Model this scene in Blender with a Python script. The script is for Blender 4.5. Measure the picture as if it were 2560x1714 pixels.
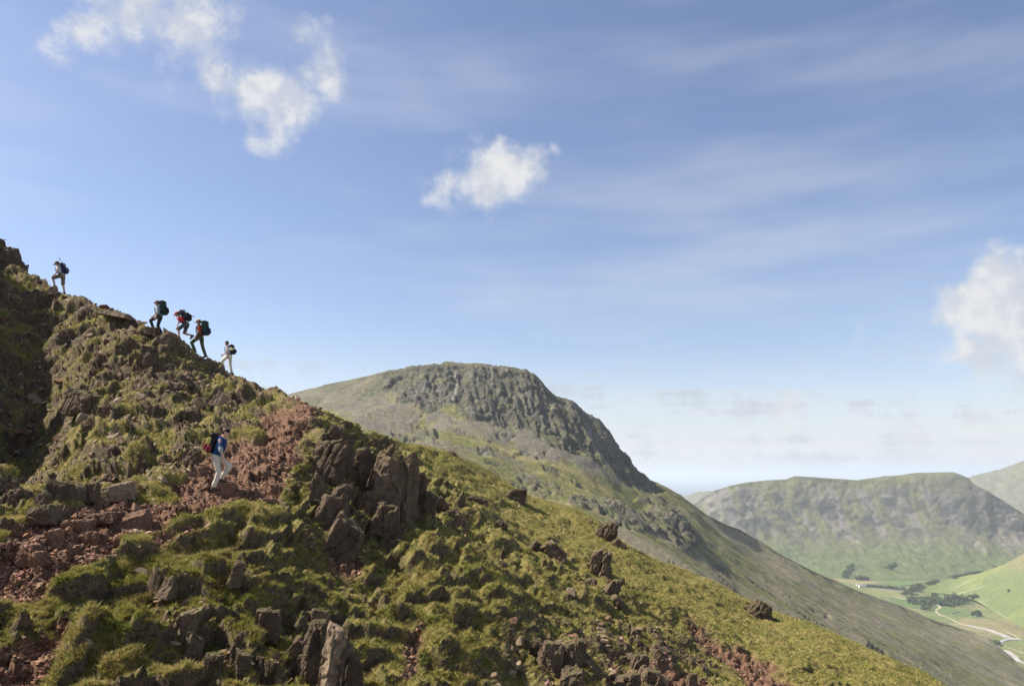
import bpy, bmesh, math, random
import numpy as np
from mathutils import Vector, Matrix, noise as mnoise
from mathutils.bvhtree import BVHTree

for o in list(bpy.data.objects): bpy.data.objects.remove(o)
SC = bpy.context.scene
COL = SC.collection
RAD = math.radians

# ------------------------------------------------------------------ camera
FPX = 1920.0; CU, CV = 1280.0, 857.0
PITCH = math.atan((1185 - CV) / FPX)
cam_d = bpy.data.cameras.new('camera'); cam = bpy.data.objects.new('camera', cam_d)
COL.objects.link(cam); SC.camera = cam
cam_d.sensor_width = 36; cam_d.lens = 36 * FPX / 2560
cam.location = (0, 0, 0); cam.rotation_euler = (math.pi / 2 + PITCH, 0, 0)
cam_d.clip_start = 0.1; cam_d.clip_end = 400000

# ------------------------------------------------------------------ sun, sky, exposure
SUN_EL, SUN_AZ = 48.0, -86.0          # azimuth from the view axis (+Y) towards +X
S = Vector((math.cos(RAD(SUN_EL)) * math.sin(RAD(SUN_AZ)), math.cos(RAD(SUN_EL)) * math.cos(RAD(SUN_AZ)), math.sin(RAD(SUN_EL))))
sun_d = bpy.data.lights.new('sun', 'SUN'); sun = bpy.data.objects.new('sun', sun_d); COL.objects.link(sun)
sun_d.energy = 5.0; sun_d.angle = RAD(0.53); sun_d.color = (1.0, 0.935, 0.83)
sun.rotation_euler = S.to_track_quat('Z', 'Y').to_euler(); sun.location = (-60, 0, 80)
SKY_STRENGTH = 0.068
SC.view_settings.view_transform = 'Standard'; SC.view_settings.look = 'None'
SC.view_settings.exposure = 0.93; SC.view_settings.gamma = 1.0
SC.view_settings.use_curve_mapping = False
SC.render.engine = 'CYCLES'
SC.cycles.use_denoising = True
SC.cycles.max_bounces = 6; SC.cycles.volume_bounces = 1; SC.cycles.transparent_max_bounces = 8
SC.cycles.sample_clamp_indirect = 4.0

def ray(u, v):
    """pixel of the photograph -> direction with y = 1 (arrays welcome)"""
    a = (np.asarray(u, float) - CU) / FPX; b = (CV - np.asarray(v, float)) / FPX
    s, c = math.sin(PITCH), math.cos(PITCH)
    y = c - b * s; z = s + b * c
    return np.stack([a / y, np.ones_like(a * b), z / y], -1)

class N:
    """small helper for node trees"""
    def __init__(self, tree): self.t = tree; self.L = tree.links; tree.nodes.clear()
    def new(self, typ, **kw):
        n = self.t.nodes.new(typ)
        for k, val in kw.items(): setattr(n, k, val)
        return n
    def put(self, sock, val):
        if hasattr(val, 'is_output') or isinstance(val, bpy.types.NodeSocket): self.L.new(val, sock)
        else:
            try: sock.default_value = val
            except Exception: sock.default_value = (val[0], val[1], val[2], 1.0) if len(val) == 3 else val
    def math(self, op, a, b=None, c=None, clamp=False):
        n = self.new('ShaderNodeMath', operation=op, use_clamp=clamp)
        for i, x in enumerate((a, b, c)):
            if x is not None: self.put(n.inputs[i], x)
        return n.outputs[0]
    def vmath(self, op, a, b=None):
        n = self.new('ShaderNodeVectorMath', operation=op)
        self.put(n.inputs[0], a)
        if b is not None: self.put(n.inputs[1], b)
        return n.outputs['Value'] if op in ('DISTANCE', 'DOT_PRODUCT', 'LENGTH') else n.outputs[0]
    def noise(self, vec, scale, detail=4, rough=0.55, dist=0.0, color=False):
        n = self.new('ShaderNodeTexNoise'); self.put(n.inputs['Vector'], vec)
        n.inputs['Scale'].default_value = scale; n.inputs['Detail'].default_value = detail
        n.inputs['Roughness'].default_value = rough; n.inputs['Distortion'].default_value = dist
        return n.outputs['Color'] if color else n.outputs['Fac']
    def ramp(self, fac, lo, hi, a=0.0, b=1.0, smooth=True):
        n = self.new('ShaderNodeMapRange', interpolation_type='SMOOTHSTEP' if smooth else 'LINEAR')
        self.put(n.inputs[0], fac)
        for i, x in zip((1, 2, 3, 4), (lo, hi, a, b)): n.inputs[i].default_value = x
        return n.outputs[0]
    def mix(self, fac, a, b, mode='MIX'):
        n = self.new('ShaderNodeMix', data_type='RGBA', blend_type=mode)
        self.put(n.inputs[0], fac); self.put(n.inputs[6], a); self.put(n.inputs[7], b)
        return n.outputs[2]

# ---- world: physical sky with broken fair-weather cloud
world = bpy.data.worlds.new('World'); SC.world = world; world.use_nodes = True
def build_world():
    n = N(world.node_tree)
    out = n.new('ShaderNodeOutputWorld'); bg = n.new('ShaderNodeBackground')
    sky = n.new('ShaderNodeTexSky', sky_type='NISHITA')
    sky.sun_disc = False; sky.sun_elevation = RAD(SUN_EL); sky.sun_rotation = RAD(SUN_AZ)
    sky.altitude = 650; sky.air_density = 1.0; sky.dust_density = 1.2; sky.ozone_density = 1.4
    d = n.new('ShaderNodeTexCoord').outputs['Generated']
    dirn = n.vmath('NORMALIZE', d)
    sep = n.new('ShaderNodeSeparateXYZ'); n.put(sep.inputs[0], dirn)
    warp = n.noise(dirn, 11, 2, 0.6, color=True)
    wv = n.vmath('SCALE', n.vmath('SUBTRACT', warp, (0.5, 0.5, 0.5)))
    wv.node.inputs['Scale'].default_value = 0.10
    dw = n.vmath('ADD', dirn, wv)
    blobs = [  # u, v, radius in px, weight : cumulus seen in the photograph, then more of the same beyond the frame
        (215, 80, 100, .74), (350, 30, 140, .92), (480, 45, 150, 1.0), (575, 190, 105, .86), (680, 265, 115, 1.0), (790, 190, 100, .88), (775, 80, 75, .66),
        (1135, 458, 95, 1.08), (1225, 440, 115, 1.25), (1305, 432, 85, 1.1), (1240, 385, 60, .95), (1388, 400, 46, .85),
        (2430, 760, 85, 1.15), (2520, 745, 100, 1.35), (2500, 830, 125, 1.35), (2650, 815, 190, 1.5), (2130, 850, 42, .6), (1960, 1035, 95, .5), (1850, 1095, 60, .45), (2300, 1130, 120, .55), (2480, 1105, 110, .6),
        (-400, 300, 190, 1), (900, -380, 230, 1), (3150, 500, 240, 1)]
    field = None
    for (u, v, r, w) in blobs:
        c = Vector(ray(u, v)).normalized(); rr = r / FPX
        f = n.ramp(n.vmath('DISTANCE', dw, tuple(c)), 0.0, rr * 1.35, w, 0.0)
        field = f if field is None else n.math('SMOOTH_MAX', field, f, 0.25)
    fb = n.noise(dirn, 22, 8, 0.66, 0.0)
    # beside and behind the camera: a simple broken layer of the same clouds
    back = n.math('MULTIPLY', n.ramp(n.noise(dirn, 3.2, 1, 0.5), 0.55, 0.7), n.ramp(sep.outputs[1], 0.45, 0.1))
    field = n.math('MAXIMUM', field, n.math('MULTIPLY', back, n.ramp(sep.outputs[2], 0.05, 0.2)))
    dens = n.math('ADD', n.math('MULTIPLY', field, 1.25), n.math('MULTIPLY', n.math('SUBTRACT', fb, 0.5), 2.25))
    cloud = n.math('MULTIPLY', n.ramp(dens, 0.26, 1.42), n.ramp(field, 0.10, 0.42))
    cloud = n.math('MULTIPLY', cloud, 0.95)
    sh = n.noise(n.vmath('ADD', dirn, (0.016, 0, -0.014)), 24, 2, 0.6, 0.0)
    lit = n.ramp(n.math('SUBTRACT', sh, fb), -0.16, 0.14, 1.0, 0.0)
    ccol = n.mix(lit, (5.0, 5.2, 5.7), (6.4, 6.4, 6.4))
    # thin cirrus streaks rising to the right, and a pale layer towards the horizon
    mp = n.new('ShaderNodeMapping'); n.put(mp.inputs[0], dirn)
    mp.inputs['Rotation'].default_value = (0, RAD(16), 0); mp.inputs['Scale'].default_value = (1.3, 1.3, 7.0)
    ci = n.noise(mp.outputs[0], 2.0, 3, 0.5, 0.0)
    cir = n.math('MULTIPLY', n.ramp(ci, 0.40, 0.78), 0.30)
    low = n.math('POWER', n.ramp(sep.outputs[2], 0.185, 0.015, 0, 1, smooth=True), 1.2)
    mp2 = n.new('ShaderNodeMapping'); n.put(mp2.inputs[0], dirn); mp2.inputs['Scale'].default_value = (1.5, 1.5, 20.0)
    st = n.noise(mp2.outputs[0], 2.6, 3, 0.55, 0.0)
    layer = n.math('MULTIPLY', low, n.ramp(st, 0.32, 0.62, 0.5, 1.0))
    tuft = n.math('MULTIPLY', n.ramp(n.math('ADD', n.math('MULTIPLY', st, .5), n.math('MULTIPLY', fb, .6)), .54, .66), n.math('MULTIPLY', n.ramp(sep.outputs[2], 0.17, 0.10), n.ramp(sep.outputs[2], 0.0, .02)))
    veil = n.math('MAXIMUM', cir, layer)
    tint = n.new('ShaderNodeMix', data_type='RGBA', blend_type='MULTIPLY'); tint.inputs[0].default_value = 1.0
    n.put(tint.inputs[6], sky.outputs[0]); n.put(tint.inputs[7], (1.28, 1.20, 1.24))
    c1 = n.mix(veil, tint.outputs[2], (6.0, 6.25, 6.7))
    c1 = n.mix(n.math('MULTIPLY', tuft, .8), c1, (4.5, 4.85, 5.4))
    c2 = n.mix(cloud, c1, ccol)
    n.put(bg.inputs[0], c2); bg.inputs[1].default_value = SKY_STRENGTH
    n.L.new(bg.outputs[0], out.inputs[0])
build_world()

# ------------------------------------------------------------------ numpy helpers
rng = np.random.default_rng(7)
_perm = np.random.default_rng(3).permutation(256); _perm = np.concatenate([_perm] * 3)
_g = np.random.default_rng(5).normal(size=(256, 3)); _g /= np.linalg.norm(_g, axis=1)[:, None]
_gf = [np.ascontiguousarray(_g[:, k], np.float32) for k in range(3)]
from concurrent.futures import ThreadPoolExecutor
_pool = ThreadPoolExecutor(4)
def _pn(p):
    i = np.floor(p); f = (p - i).astype(np.float32); i = i.astype(np.int32) & 255
    w = f * f * f * (f * (f * 6 - 15) + 10)
    res = np.zeros(len(p), np.float32)
    for dx in (0, 1):
        wx = w[:, 0] if dx else 1 - w[:, 0]; hx = _perm[i[:, 0] + dx]; fx = f[:, 0] - dx
        for dy in (0, 1):
            wxy = wx * (w[:, 1] if dy else 1 - w[:, 1]); hy = _perm[hx + i[:, 1] + dy]; fy = f[:, 1] - dy
            for dz in (0, 1):
                h = _perm[hy + i[:, 2] + dz]
                dot = _gf[0].take(h) * fx; dot += _gf[1].take(h) * fy; dot += _gf[2].take(h) * (f[:, 2] - dz)
                res += wxy * (w[:, 2] if dz else 1 - w[:, 2]) * dot
    return res * 1.6
def pn(p, seed=0):
    """gradient noise, about -1..1"""
    p = np.asarray(p, float) + seed * 17.31; sh = p.shape[:-1]; q = p.reshape(-1, 3)
    n = len(q)
    if n < 30000: return _pn(q).reshape(sh).astype(float)
    return np.concatenate(list(_pool.map(_pn, [q[k:k + 30000] for k in range(0, n, 30000)]))).reshape(sh).astype(float)
def _cell(p):
    i = np.floor(p).astype(np.int32); b1 = np.full(len(p), 9., np.float32); b2 = b1.copy(); val = np.zeros(len(p), np.float32)
    for dx in (-1, 0, 1):
        for dy in (-1, 0, 1):
            for dz in (-1, 0, 1):
                j = i + np.array([dx, dy, dz], np.int32); jj = j & 255
                h = _perm[_perm[_perm[jj[:, 0]] + jj[:, 1]] + jj[:, 2]]
                d = (j[:, 0] + .5 + .5 * _gf[0].take(h) - p[:, 0]) ** 2 + (j[:, 1] + .5 + .5 * _gf[1].take(h) - p[:, 1]) ** 2 + (j[:, 2] + .5 + .5 * _gf[2].take(h) - p[:, 2]) ** 2
                near = d < b1
                b2 = np.where(near, b1, np.minimum(b2, d)); val = np.where(near, h / 255., val); b1 = np.where(near, d, b1)
    return np.stack([val, np.sqrt(b2) - np.sqrt(b1)], -1)
def cells(p, seed=0):
    """angular cells: random value of each cell, distance to its border"""
    p = np.asarray(p, float) + seed * 13.7; q = p.reshape(-1, 3)
    r = np.concatenate(list(_pool.map(_cell, [q[k:k + 20000] for k in range(0, len(q), 20000)])))
    return r[:, 0].reshape(p.shape[:-1]), r[:, 1].reshape(p.shape[:-1])
def fbm(p, o=4, seed=0, gain=0.5):
    a, t, q = 1.0, 0, np.asarray(p, float)
    for k in range(o):
        t = t + a * pn(q, seed + k); a *= gain; q = q * 2.03
    return t
def sstep(a, b, x):
    t = np.clip((x - a) / (b - a), 0, 1); return t * t * (3 - 2 * t)
def line_dist(u, v, pts):
    """distance in px to a polyline of (u, v, halfwidth), minus the halfwidth"""
    best = np.full(np.shape(u), 1e9)
    for (a, b) in zip(pts[:-1], pts[1:]):
        ax, ay, aw = a; bx, by, bw = b
        dx, dy = bx - ax, by - ay
        t = np.clip(((u - ax) * dx + (v - ay) * dy) / (dx * dx + dy * dy + 1e-9), 0, 1)
        best = np.minimum(best, np.hypot(u - ax - t * dx, v - ay - t * dy) - (aw + t * (bw - aw)))
    return best
def in_poly(u, v, poly):
    """signed distance to a polygon (negative inside)"""
    inside = np.zeros(np.shape(u), bool); best = np.full(np.shape(u), 1e9); n = len(poly)
    for k in range(n):
        ax, ay = poly[k]; bx, by = poly[(k + 1) % n]
        dx, dy = bx - ax, by - ay
        t = np.clip(((u - ax) * dx + (v - ay) * dy) / (dx * dx + dy * dy + 1e-9), 0, 1)
        best = np.minimum(best, np.hypot(u - ax - t * dx, v - ay - t * dy))
        c = ((ay > v) != (by > v)) & (u < (bx - ax) * (v - ay) / (by - ay + 1e-12) + ax)
        inside ^= c
    return np.where(inside, -best, best)
def grid_normals(P):
    du = np.gradient(P, axis=1); dv = np.gradient(P, axis=0)
    nn = np.cross(du, dv); nn /= np.linalg.norm(nn, axis=-1)[..., None] + 1e-12
    return np.where(nn[..., 2:3] < 0, -nn, nn)

def np_mesh(name, V, F, attrs=None, smooth=True):
    V = np.asarray(V, np.float32).reshape(-1, 3); F = np.asarray(F, np.int32)
    k = F.shape[1]
    me = bpy.data.meshes.new(name)
    me.vertices.add(len(V)); me.vertices.foreach_set('co', V.ravel())
    me.loops.add(F.size); me.loops.foreach_set('vertex_index', F.ravel())
    me.polygons.add(len(F)); me.polygons.foreach_set('loop_start', np.arange(0, F.size, k, dtype=np.int32))
    me.polygons.foreach_set('use_smooth', np.full(len(F), smooth))
    me.update(calc_edges=True)
    for nm, arr in (attrs or {}).items():
        a = me.attributes.new(nm, 'FLOAT_COLOR', 'POINT')
        arr = np.asarray(arr, np.float32).reshape(len(V), -1)
        if arr.shape[1] == 3: arr = np.concatenate([arr, np.ones((len(V), 1), np.float32)], 1)
        a.data.foreach_set('color', arr.ravel())
    return me
def grid_faces(nr, nc):
    i = np.arange(nr * nc).reshape(nr, nc)
    return np.stack([i[:-1, :-1], i[:-1, 1:], i[1:, 1:], i[1:, :-1]], -1).reshape(-1, 4)
def link(name, me, mat=None, parent=None, loc=None):
    o = bpy.data.objects.new(name, me)
    if mat is not None and me is not None and not me.materials: me.materials.append(mat)
    COL.objects.link(o)
    if parent is not None: o.parent = parent
    if loc is not None: o.location = loc
    return o
def tag(o, label=None, cat=None, group=None, kind=None):
    if label: o['label'] = label
    if cat: o['category'] = cat
    if group: o['group'] = group
    if kind: o['kind'] = kind
    return o
def empty(name, loc=(0, 0, 0), rz=0.0):
    o = bpy.data.objects.new(name, None); COL.objects.link(o); o.location = loc; o.rotation_euler = (0, 0, rz)
    o.empty_display_size = 0.2
    return o

# ------------------------------------------------------------------ materials
def material(name, fn):
    m = bpy.data.materials.new(name); m.use_nodes = True
    n = N(m.node_tree); out = n.new('ShaderNodeOutputMaterial'); b = n.new('ShaderNodeBsdfPrincipled')
    n.L.new(b.outputs[0], out.inputs[0]); b.inputs['Roughness'].default_value = 0.9
    b.inputs['Specular IOR Level'].default_value = 0.2
    fn(n, b, out)
    return m
def bump(n, b, h, strength, dist):
    bp = n.new('ShaderNodeBump'); bp.inputs['Strength'].default_value = strength; bp.inputs['Distance'].default_value = dist
    n.put(bp.inputs['Height'], h); n.L.new(bp.outputs[0], b.inputs['Normal'])

def m_hill(n, b, out):
    pos = n.new('ShaderNodeNewGeometry').outputs['Position']
    at = n.new('ShaderNodeAttribute', attribute_name='mask')
    sp = n.new('ShaderNodeSeparateColor'); n.put(sp.inputs[0], at.outputs['Color'])
    path, grass, soil = sp.outputs
    n1 = n.noise(pos, 0.9, 5, .6); n2 = n.noise(pos, 6, 5, .65); n3 = n.noise(pos, 30, 4, .6)
    g = n.mix(n.ramp(n1, .35, .65), (.15, .135, .038), (.23, .18, .062))
    g = n.mix(n.ramp(n2, .45, .7), g, (.095, .105, .024))
    r = n.mix(n.ramp(n2, .3, .7), (.095, .050, .030), (.205, .112, .068))
    r = n.mix(n.ramp(n3, .5, .75), r, (.29, .19, .125))
    s = n.mix(n.ramp(n2, .3, .7), (.040, .028, .016), (.135, .097, .058))
    s = n.mix(n.ramp(n3, .52, .72), s, (.22, .16, .105))
    c = n.mix(soil, g, s)
    c = n.mix(grass, c, g)
    c = n.mix(path, c, r)
    n.put(b.inputs['Base Color'], c)
    h = n.math('ADD', n.math('MULTIPLY', n2, 0.5), n.math('MULTIPLY', n3, 0.5))
    bump(n, b, h, 0.8, 0.10)
M_HILL = material('hillside', m_hill)

def m_grass(n, b, out):
    at = n.new('ShaderNodeAttribute', attribute_name='Col')
    n.put(b.inputs['Base Color'], at.outputs['Color'])
    tr = n.new('ShaderNodeBsdfTranslucent'); n.put(tr.inputs[0], at.outputs['Color'])
    mx = n.new('ShaderNodeMixShader'); mx.inputs[0].default_value = 0.30
    n.L.new(b.outputs[0], mx.inputs[1]); n.L.new(tr.outputs[0], mx.inputs[2]); n.L.new(mx.outputs[0], out.inputs[0])
M_GRASS = material('grass', m_grass)

def rock_mat(name, c0, c1, c2, lichen, scale=1.0, moss=0.0):
    def fn(n, b, out):
        g = n.new('ShaderNodeNewGeometry'); pos = g.outputs['Position']
        rnd = n.new('ShaderNodeObjectInfo').outputs['Random']
        n1 = n.noise(pos, 1.3 * scale, 5, .65); n2 = n.noise(pos, 7 * scale, 6, .7); n3 = n.noise(pos, 26 * scale, 4, .6)
        c = n.mix(n.ramp(n1, .3, .7), c0, c1)
        c = n.mix(n.ramp(n2, .45, .75), c, c2)
        c = n.mix(n.math('MULTIPLY', n.ramp(n3, .58, .68), n.ramp(n1, .4, .6)), c, lichen)
        if moss:
            sx = n.new('ShaderNodeSeparateXYZ'); n.put(sx.inputs[0], g.outputs['Normal'])
            mk = n.math('MULTIPLY', n.ramp(sx.outputs[2], .55, .95), n.ramp(n2, .42, .62))
            c = n.mix(n.math('MULTIPLY', mk, moss), c, (.12, .12, .035))
        hs = n.new('ShaderNodeHueSaturation'); n.put(hs.inputs['Color'], c)
        n.put(hs.inputs['Value'], n.math('MULTIPLY_ADD', rnd, 0.5, 0.75))
        n.put(b.inputs['Base Color'], hs.outputs[0])
        bump(n, b, n.math('ADD', n2, n.math('MULTIPLY', n3, .6)), 0.9, 0.06 / scale)
    return material(name, fn)
M_CRAG = rock_mat('crag_rock', (.088, .061, .040), (.14, .098, .063), (.058, .042, .030), (.23, .19, .13), 1.0, 1.0)
M_STONE = rock_mat('stone', (.20, .145, .095), (.26, .19, .128), (.14, .10, .066), (.36, .305, .215), 2.0, 0.4)
M_RED = rock_mat('red_stone', (.15, .080, .050), (.20, .110, .070), (.11, .062, .040), (.31, .22, .15), 2.0, .25)

def m_col(n, b, out):
    at = n.new('ShaderNodeAttribute', attribute_name='Col'); n.put(b.inputs['Base Color'], at.outputs['Color'])
M_SCREE = material('scree', m_col)

def plain(name, c, rough=0.85, var=0.25, scale=30):
    def fn(n, b, out):
        pos = n.new('ShaderNodeTexCoord').outputs['Object']
        nz = n.noise(pos, scale, 4, .6)
        n.put(b.inputs['Base Color'], n.mix(n.ramp(nz, .3, .7), tuple(x * (1 - var) for x in c), tuple(min(1, x * (1 + var)) for x in c)))
        b.inputs['Roughness'].default_value = rough
        bump(n, b, nz, 0.35, 0.01)
    return material(name, fn)

def m_fell(n, b, out):
    at = n.new('ShaderNodeAttribute', attribute_name='Col')
    pos = n.new('ShaderNodeNewGeometry').outputs['Position']
    n1 = n.noise(pos, .22, 7, .78); n2 = n.noise(pos, .025, 5, .65)
    hs = n.new('ShaderNodeHueSaturation'); n.put(hs.inputs['Color'], at.outputs['Color'])
    n.put(hs.inputs['Value'], n.math('MULTIPLY', n.ramp(n1, .3, .7, .5, 1.5), n.ramp(n2, .2, .8, .85, 1.15)))
    n.put(b.inputs['Base Color'], hs.outputs[0])
    bump(n, b, n1, 0.9, 3.0)
M_FELL = material('fell', m_fell)

# ------------------------------------------------------------------ foreground hillside
SIL = np.array([(-700, 300), (-300, 470), (-100, 575), (0, 633), (45, 660), (66, 672), (99, 687), (126, 711), (159, 726), (210, 747), (258, 768), (318, 789), (360, 807),
    (399, 834), (432, 840), (459, 858), (480, 870), (510, 893), (549, 906), (570, 927), (620, 945), (668, 966), (700, 976), (757, 990), (795, 1013), (818, 1025), (838, 1032),
    (878, 1061), (920, 1080), (1013, 1111), (1116, 1127), (1159, 1148), (1240, 1190), (1291, 1222), (1340, 1248), (1429, 1275), (1480, 1294), (1520, 1325), (1550, 1350), (1594, 1378), (1720, 1428),
    (1810, 1470), (1924, 1526), (2030, 1562), (2141, 1606), (2214, 1643), (2324, 1691), (2357, 1714), (2600, 1830), (3300, 2080)], float)
SILD = np.array([(-700, 48), (0, 44), (140, 42), (380, 38), (500, 37), (565, 39), (700, 36), (770, 32), (820, 33), (880, 36), (1010, 44), (1116, 48), (1240, 50), (1480, 50),
    (1594, 46), (1720, 48), (1924, 46), (2141, 43), (2357, 40), (2600, 38), (3300, 38)], float)
def sil(u): return np.interp(u, SIL[:, 0], SIL[:, 1])
def sild(u): return np.interp(u, SILD[:, 0], SILD[:, 1])
CTRL = [(-700, 2300, 5), (0, 2300, 5), (800, 2300, 5.5), (1700, 2300, 8), (2560, 2300, 12), (3300, 2400, 16),
    (-600, 1714, 10), (0, 1714, 13), (400, 1714, 14), (820, 1714, 15.3), (1280, 1714, 19.5), (1700, 1714, 26.5), (2100, 1714, 33), (2600, 1900, 26),
    (0, 1200, 19.5), (0, 1400, 16), (300, 1400, 17), (330, 1290, 19.3), (530, 1232, 21.5), (700, 1400, 18.7), (900, 1330, 24.5), (820, 1400, 21.7), (1200, 1400, 28),
    (1300, 1600, 22.5), (1500, 1500, 32), (1700, 1600, 32), (1900, 1650, 34), (300, 1000, 31), (200, 850, 36), (100, 1050, 26.5), (0, 900, 33), (500, 1080, 28), (650, 1100, 27.5),
    (400, 1150, 24), (-600, 1200, 15), (-600, 800, 32), (1000, 1500, 21), (600, 1560, 16.3), (1050, 1230, 34), (1300, 1330, 38), (1700, 1480, 40), (2050, 1620, 39)]
cu = [(u, float(sil(u)), d) for u, d in SILD] + [(u, float(sil(u)), float(sild(u))) for u in (66, 260, 450, 630, 920, 1340, 1550, 1810, 2030, 2250)]
CT = np.array(CTRL + cu)
def tps_fit(X, y, lam):
    n = len(X); r = np.linalg.norm(X[:, None] - X[None], axis=-1)
    K = np.where(r > 0, r * r * np.log(r + 1e-12), 0) + lam * np.eye(n)
    A = np.zeros((n + 3, n + 3)); A[:n, :n] = K; A[:n, n] = 1; A[:n, n + 1:] = X; A[n, :n] = 1; A[n + 1:, :n] = X.T
    return np.linalg.solve(A, np.concatenate([y, [0, 0, 0]]))
TX = CT[:, :2] / 1000; TW = tps_fit(TX, np.log(CT[:, 2]), 0.002)
def depth(u, v):
    q = np.stack([np.ravel(u), np.ravel(v)], -1) / 1000; out = np.zeros(len(q))
    for s in range(0, len(q), 50000):
        qq = q[s:s + 50000]; r = np.linalg.norm(qq[:, None] - TX[None], axis=-1)
        out[s:s + 50000] = (np.where(r > 0, r * r * np.log(r + 1e-12), 0) @ TW[:len(TX)]) + TW[len(TX)] + qq @ TW[len(TX) + 1:]
    return np.exp(out).reshape(np.shape(u))

ucols = np.concatenate([np.arange(-700, -40, 20), np.arange(-40, 2440, 4.0), np.arange(2440, 3301, 20)])
vs = sil(ucols)
rows = []
b1 = np.maximum(2300, vs + 320); b2 = np.maximum(1770, vs + 60)
for t in np.linspace(0, 1, 28)[:-1]: rows.append(b1 + (b2 - b1) * t)
NMAIN = 300
for t in np.linspace(0, 1, NMAIN): rows.append(b2 + (vs - b2) * t)
VV = np.array(rows); UU = np.broadcast_to(ucols, VV.shape).copy()
DD = depth(UU, VV); FRONT = ray(UU, VV) * DD[..., None]
crest = FRONT[-1]; hd = crest[:, :2] / np.linalg.norm(crest[:, :2], axis=1)[:, None]
back = []
for s in (0.15, 0.35, 0.7, 1.2, 1.8, 2.6, 3.6, 5, 7, 10, 14, 20, 30, 45, 70, 110, 170, 240):
    p = crest.copy(); p[:, :2] += hd * s; p[:, 2] -= 0.03 * s + 0.62 * max(0, s - 0.4) * min(1, s / 4); back.append(p)
PF = np.concatenate([FRONT, np.array(back)], 0)
NR, NC = PF.shape[:2]; NFR = FRONT.shape[0]
UG = np.concatenate([UU, np.broadcast_to(ucols, (len(back), NC))], 0)
VG = np.concatenate([VV, np.broadcast_to(vs, (len(back), NC))], 0)
NG = grid_normals(PF)
dist = np.linalg.norm(PF, axis=-1)

# zones (measured across the slope), with ragged borders
wu = UG + 26 * fbm(PF / 1.7, 3, 11); wv = VG + 20 * fbm(PF / 1.5, 3, 23)
PATH = [(-40, 1470, 40), (20, 1440, 40), (90, 1410, 36), (150, 1360, 48), (220, 1325, 42), (330, 1290, 26), (430, 1262, 20), (520, 1240, 24), (600, 1215, 26), (650, 1180, 40), (690, 1140, 55),
        (705, 1080, 50), (735, 1030, 42), (775, 1000, 26)]
PATH2 = [(390, 1360, 14), (440, 1335, 14), (500, 1300, 12)]
GUL = [(-20, 1714, 50), (70, 1690, 48), (130, 1640, 26), (165, 1570, 14), (190, 1535, 10)]
SC2 = [(815, 1352), (850, 1345), (900, 1375), (935, 1405), (880, 1418), (830, 1405)]
SC3 = [(1012, 1575), (1062, 1580), (1055, 1630), (1030, 1670), (1000, 1714), (978, 1714), (1005, 1640)]
SC4 = [(1715, 1545, 8), (1745, 1590, 16), (1790, 1620, 16), (1850, 1650, 24), (1900, 1690, 40), (1940, 1730, 50)]
SC5 = [(1530, 1690, 20), (1560, 1625, 6), (1610, 1650, 12), (1700, 1690, 26), (1760, 1730, 34)]
RZ1 = [(430, 1245), (475, 1150), (560, 1090), (640, 1100), (680, 1000), (770, 985), (805, 1020), (765, 1080), (735, 1150), (705, 1250), (640, 1235), (560, 1238)]
RZ2 = [(-40, 1400), (90, 1300), (250, 1265), (440, 1245), (450, 1280), (400, 1330), (300, 1350), (250, 1420), (150, 1470), (90, 1530), (-40, 1520)]
dpath = np.minimum.reduce([in_poly(wu, wv, RZ1), in_poly(wu, wv, RZ2) - 4, line_dist(wu, wv, PATH), line_dist(wu, wv, PATH2), line_dist(wu, wv, GUL), in_poly(wu, wv, SC2), in_poly(wu, wv, SC3), line_dist(wu, wv, SC4), line_dist(wu, wv, SC5)])
path = sstep(9, -9, dpath + 12 * np.maximum(0, fbm(PF / 1.1, 3, 27)))
stony = sstep(1330, 1230, VG + 0.12 * UG) * sstep(900, 700, UG) * 0.92          # broken ground below the crest at left
trail = sstep(26, 6, VG - sil(UG)) * sstep(900, 780, UG)                        # worn crest
brok = sstep(120, 0, in_poly(wu, wv, [(1310, 1620), (1420, 1560), (1560, 1600), (1720, 1640), (1800, 1760), (1250, 1760)]))
smooth = sstep(900, 1150, UG) * sstep(190, 40, (VG - sil(UG))) * .75                   # even turf below the right-hand skyline
humm = np.clip(1 - smooth, 0.12, 1)
# relief: rounded turf hummocks parted by cuts, ledges, angular blocks on the broken ground, rubble on the path
PS = PF * 1.4
Q = PS * np.array([0.8, 0.8, 1.4]); wq = 0.30 * fbm(PS / 0.9, 2, 61)[..., None]
big = np.abs(pn(Q / 3.4 + wq * .5, 1)); mid = np.abs(pn(Q / 1.25 + wq, 2)); sm = np.abs(pn(Q / 0.5 + wq, 3))
ledge = sstep(-0.05, 0.05, pn(PS * np.array([.6, .6, 1.7]) / 1.5 + wq * .6, 9)) + sstep(-0.05, 0.05, pn(PS * np.array([.7, .7, 1.9]) / .7 + wq * .6, 10)) * 0.42
mound = sstep(1230, 1330, VG) * sstep(1100, 850, UG)
CP = PS * np.array([1, 1, 1.25]) + .12 * fbm(PS / .5, 2, 65)[..., None]
CRZ = np.maximum.reduce([sstep(25, -10, in_poly(wu, wv, q)) for q in ([(780, 1100), (860, 1085), (960, 1110), (1040, 1150), (1060, 1260), (1000, 1310), (940, 1300), (870, 1200), (800, 1180)], [(785, 1200), (830, 1190), (900, 1290), (890, 1360), (820, 1330)], [(430, 1525), (520, 1580), (600, 1600), (640, 1490), (700, 1490), (760, 1530), (850, 1530), (880, 1740), (560, 1740), (500, 1670), (430, 1600)], [(1310, 1600), (1440, 1570), (1500, 1640), (1520, 1740), (1340, 1740)], [(1100, 1220), (1140, 1220), (1180, 1330), (1140, 1340)])])
colv, cole = cells(CP * np.array([1, 1, .32]) / .9, 15); colv2, cole2 = cells(CP * np.array([1, 1, .4]) / .4, 16)
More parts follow.
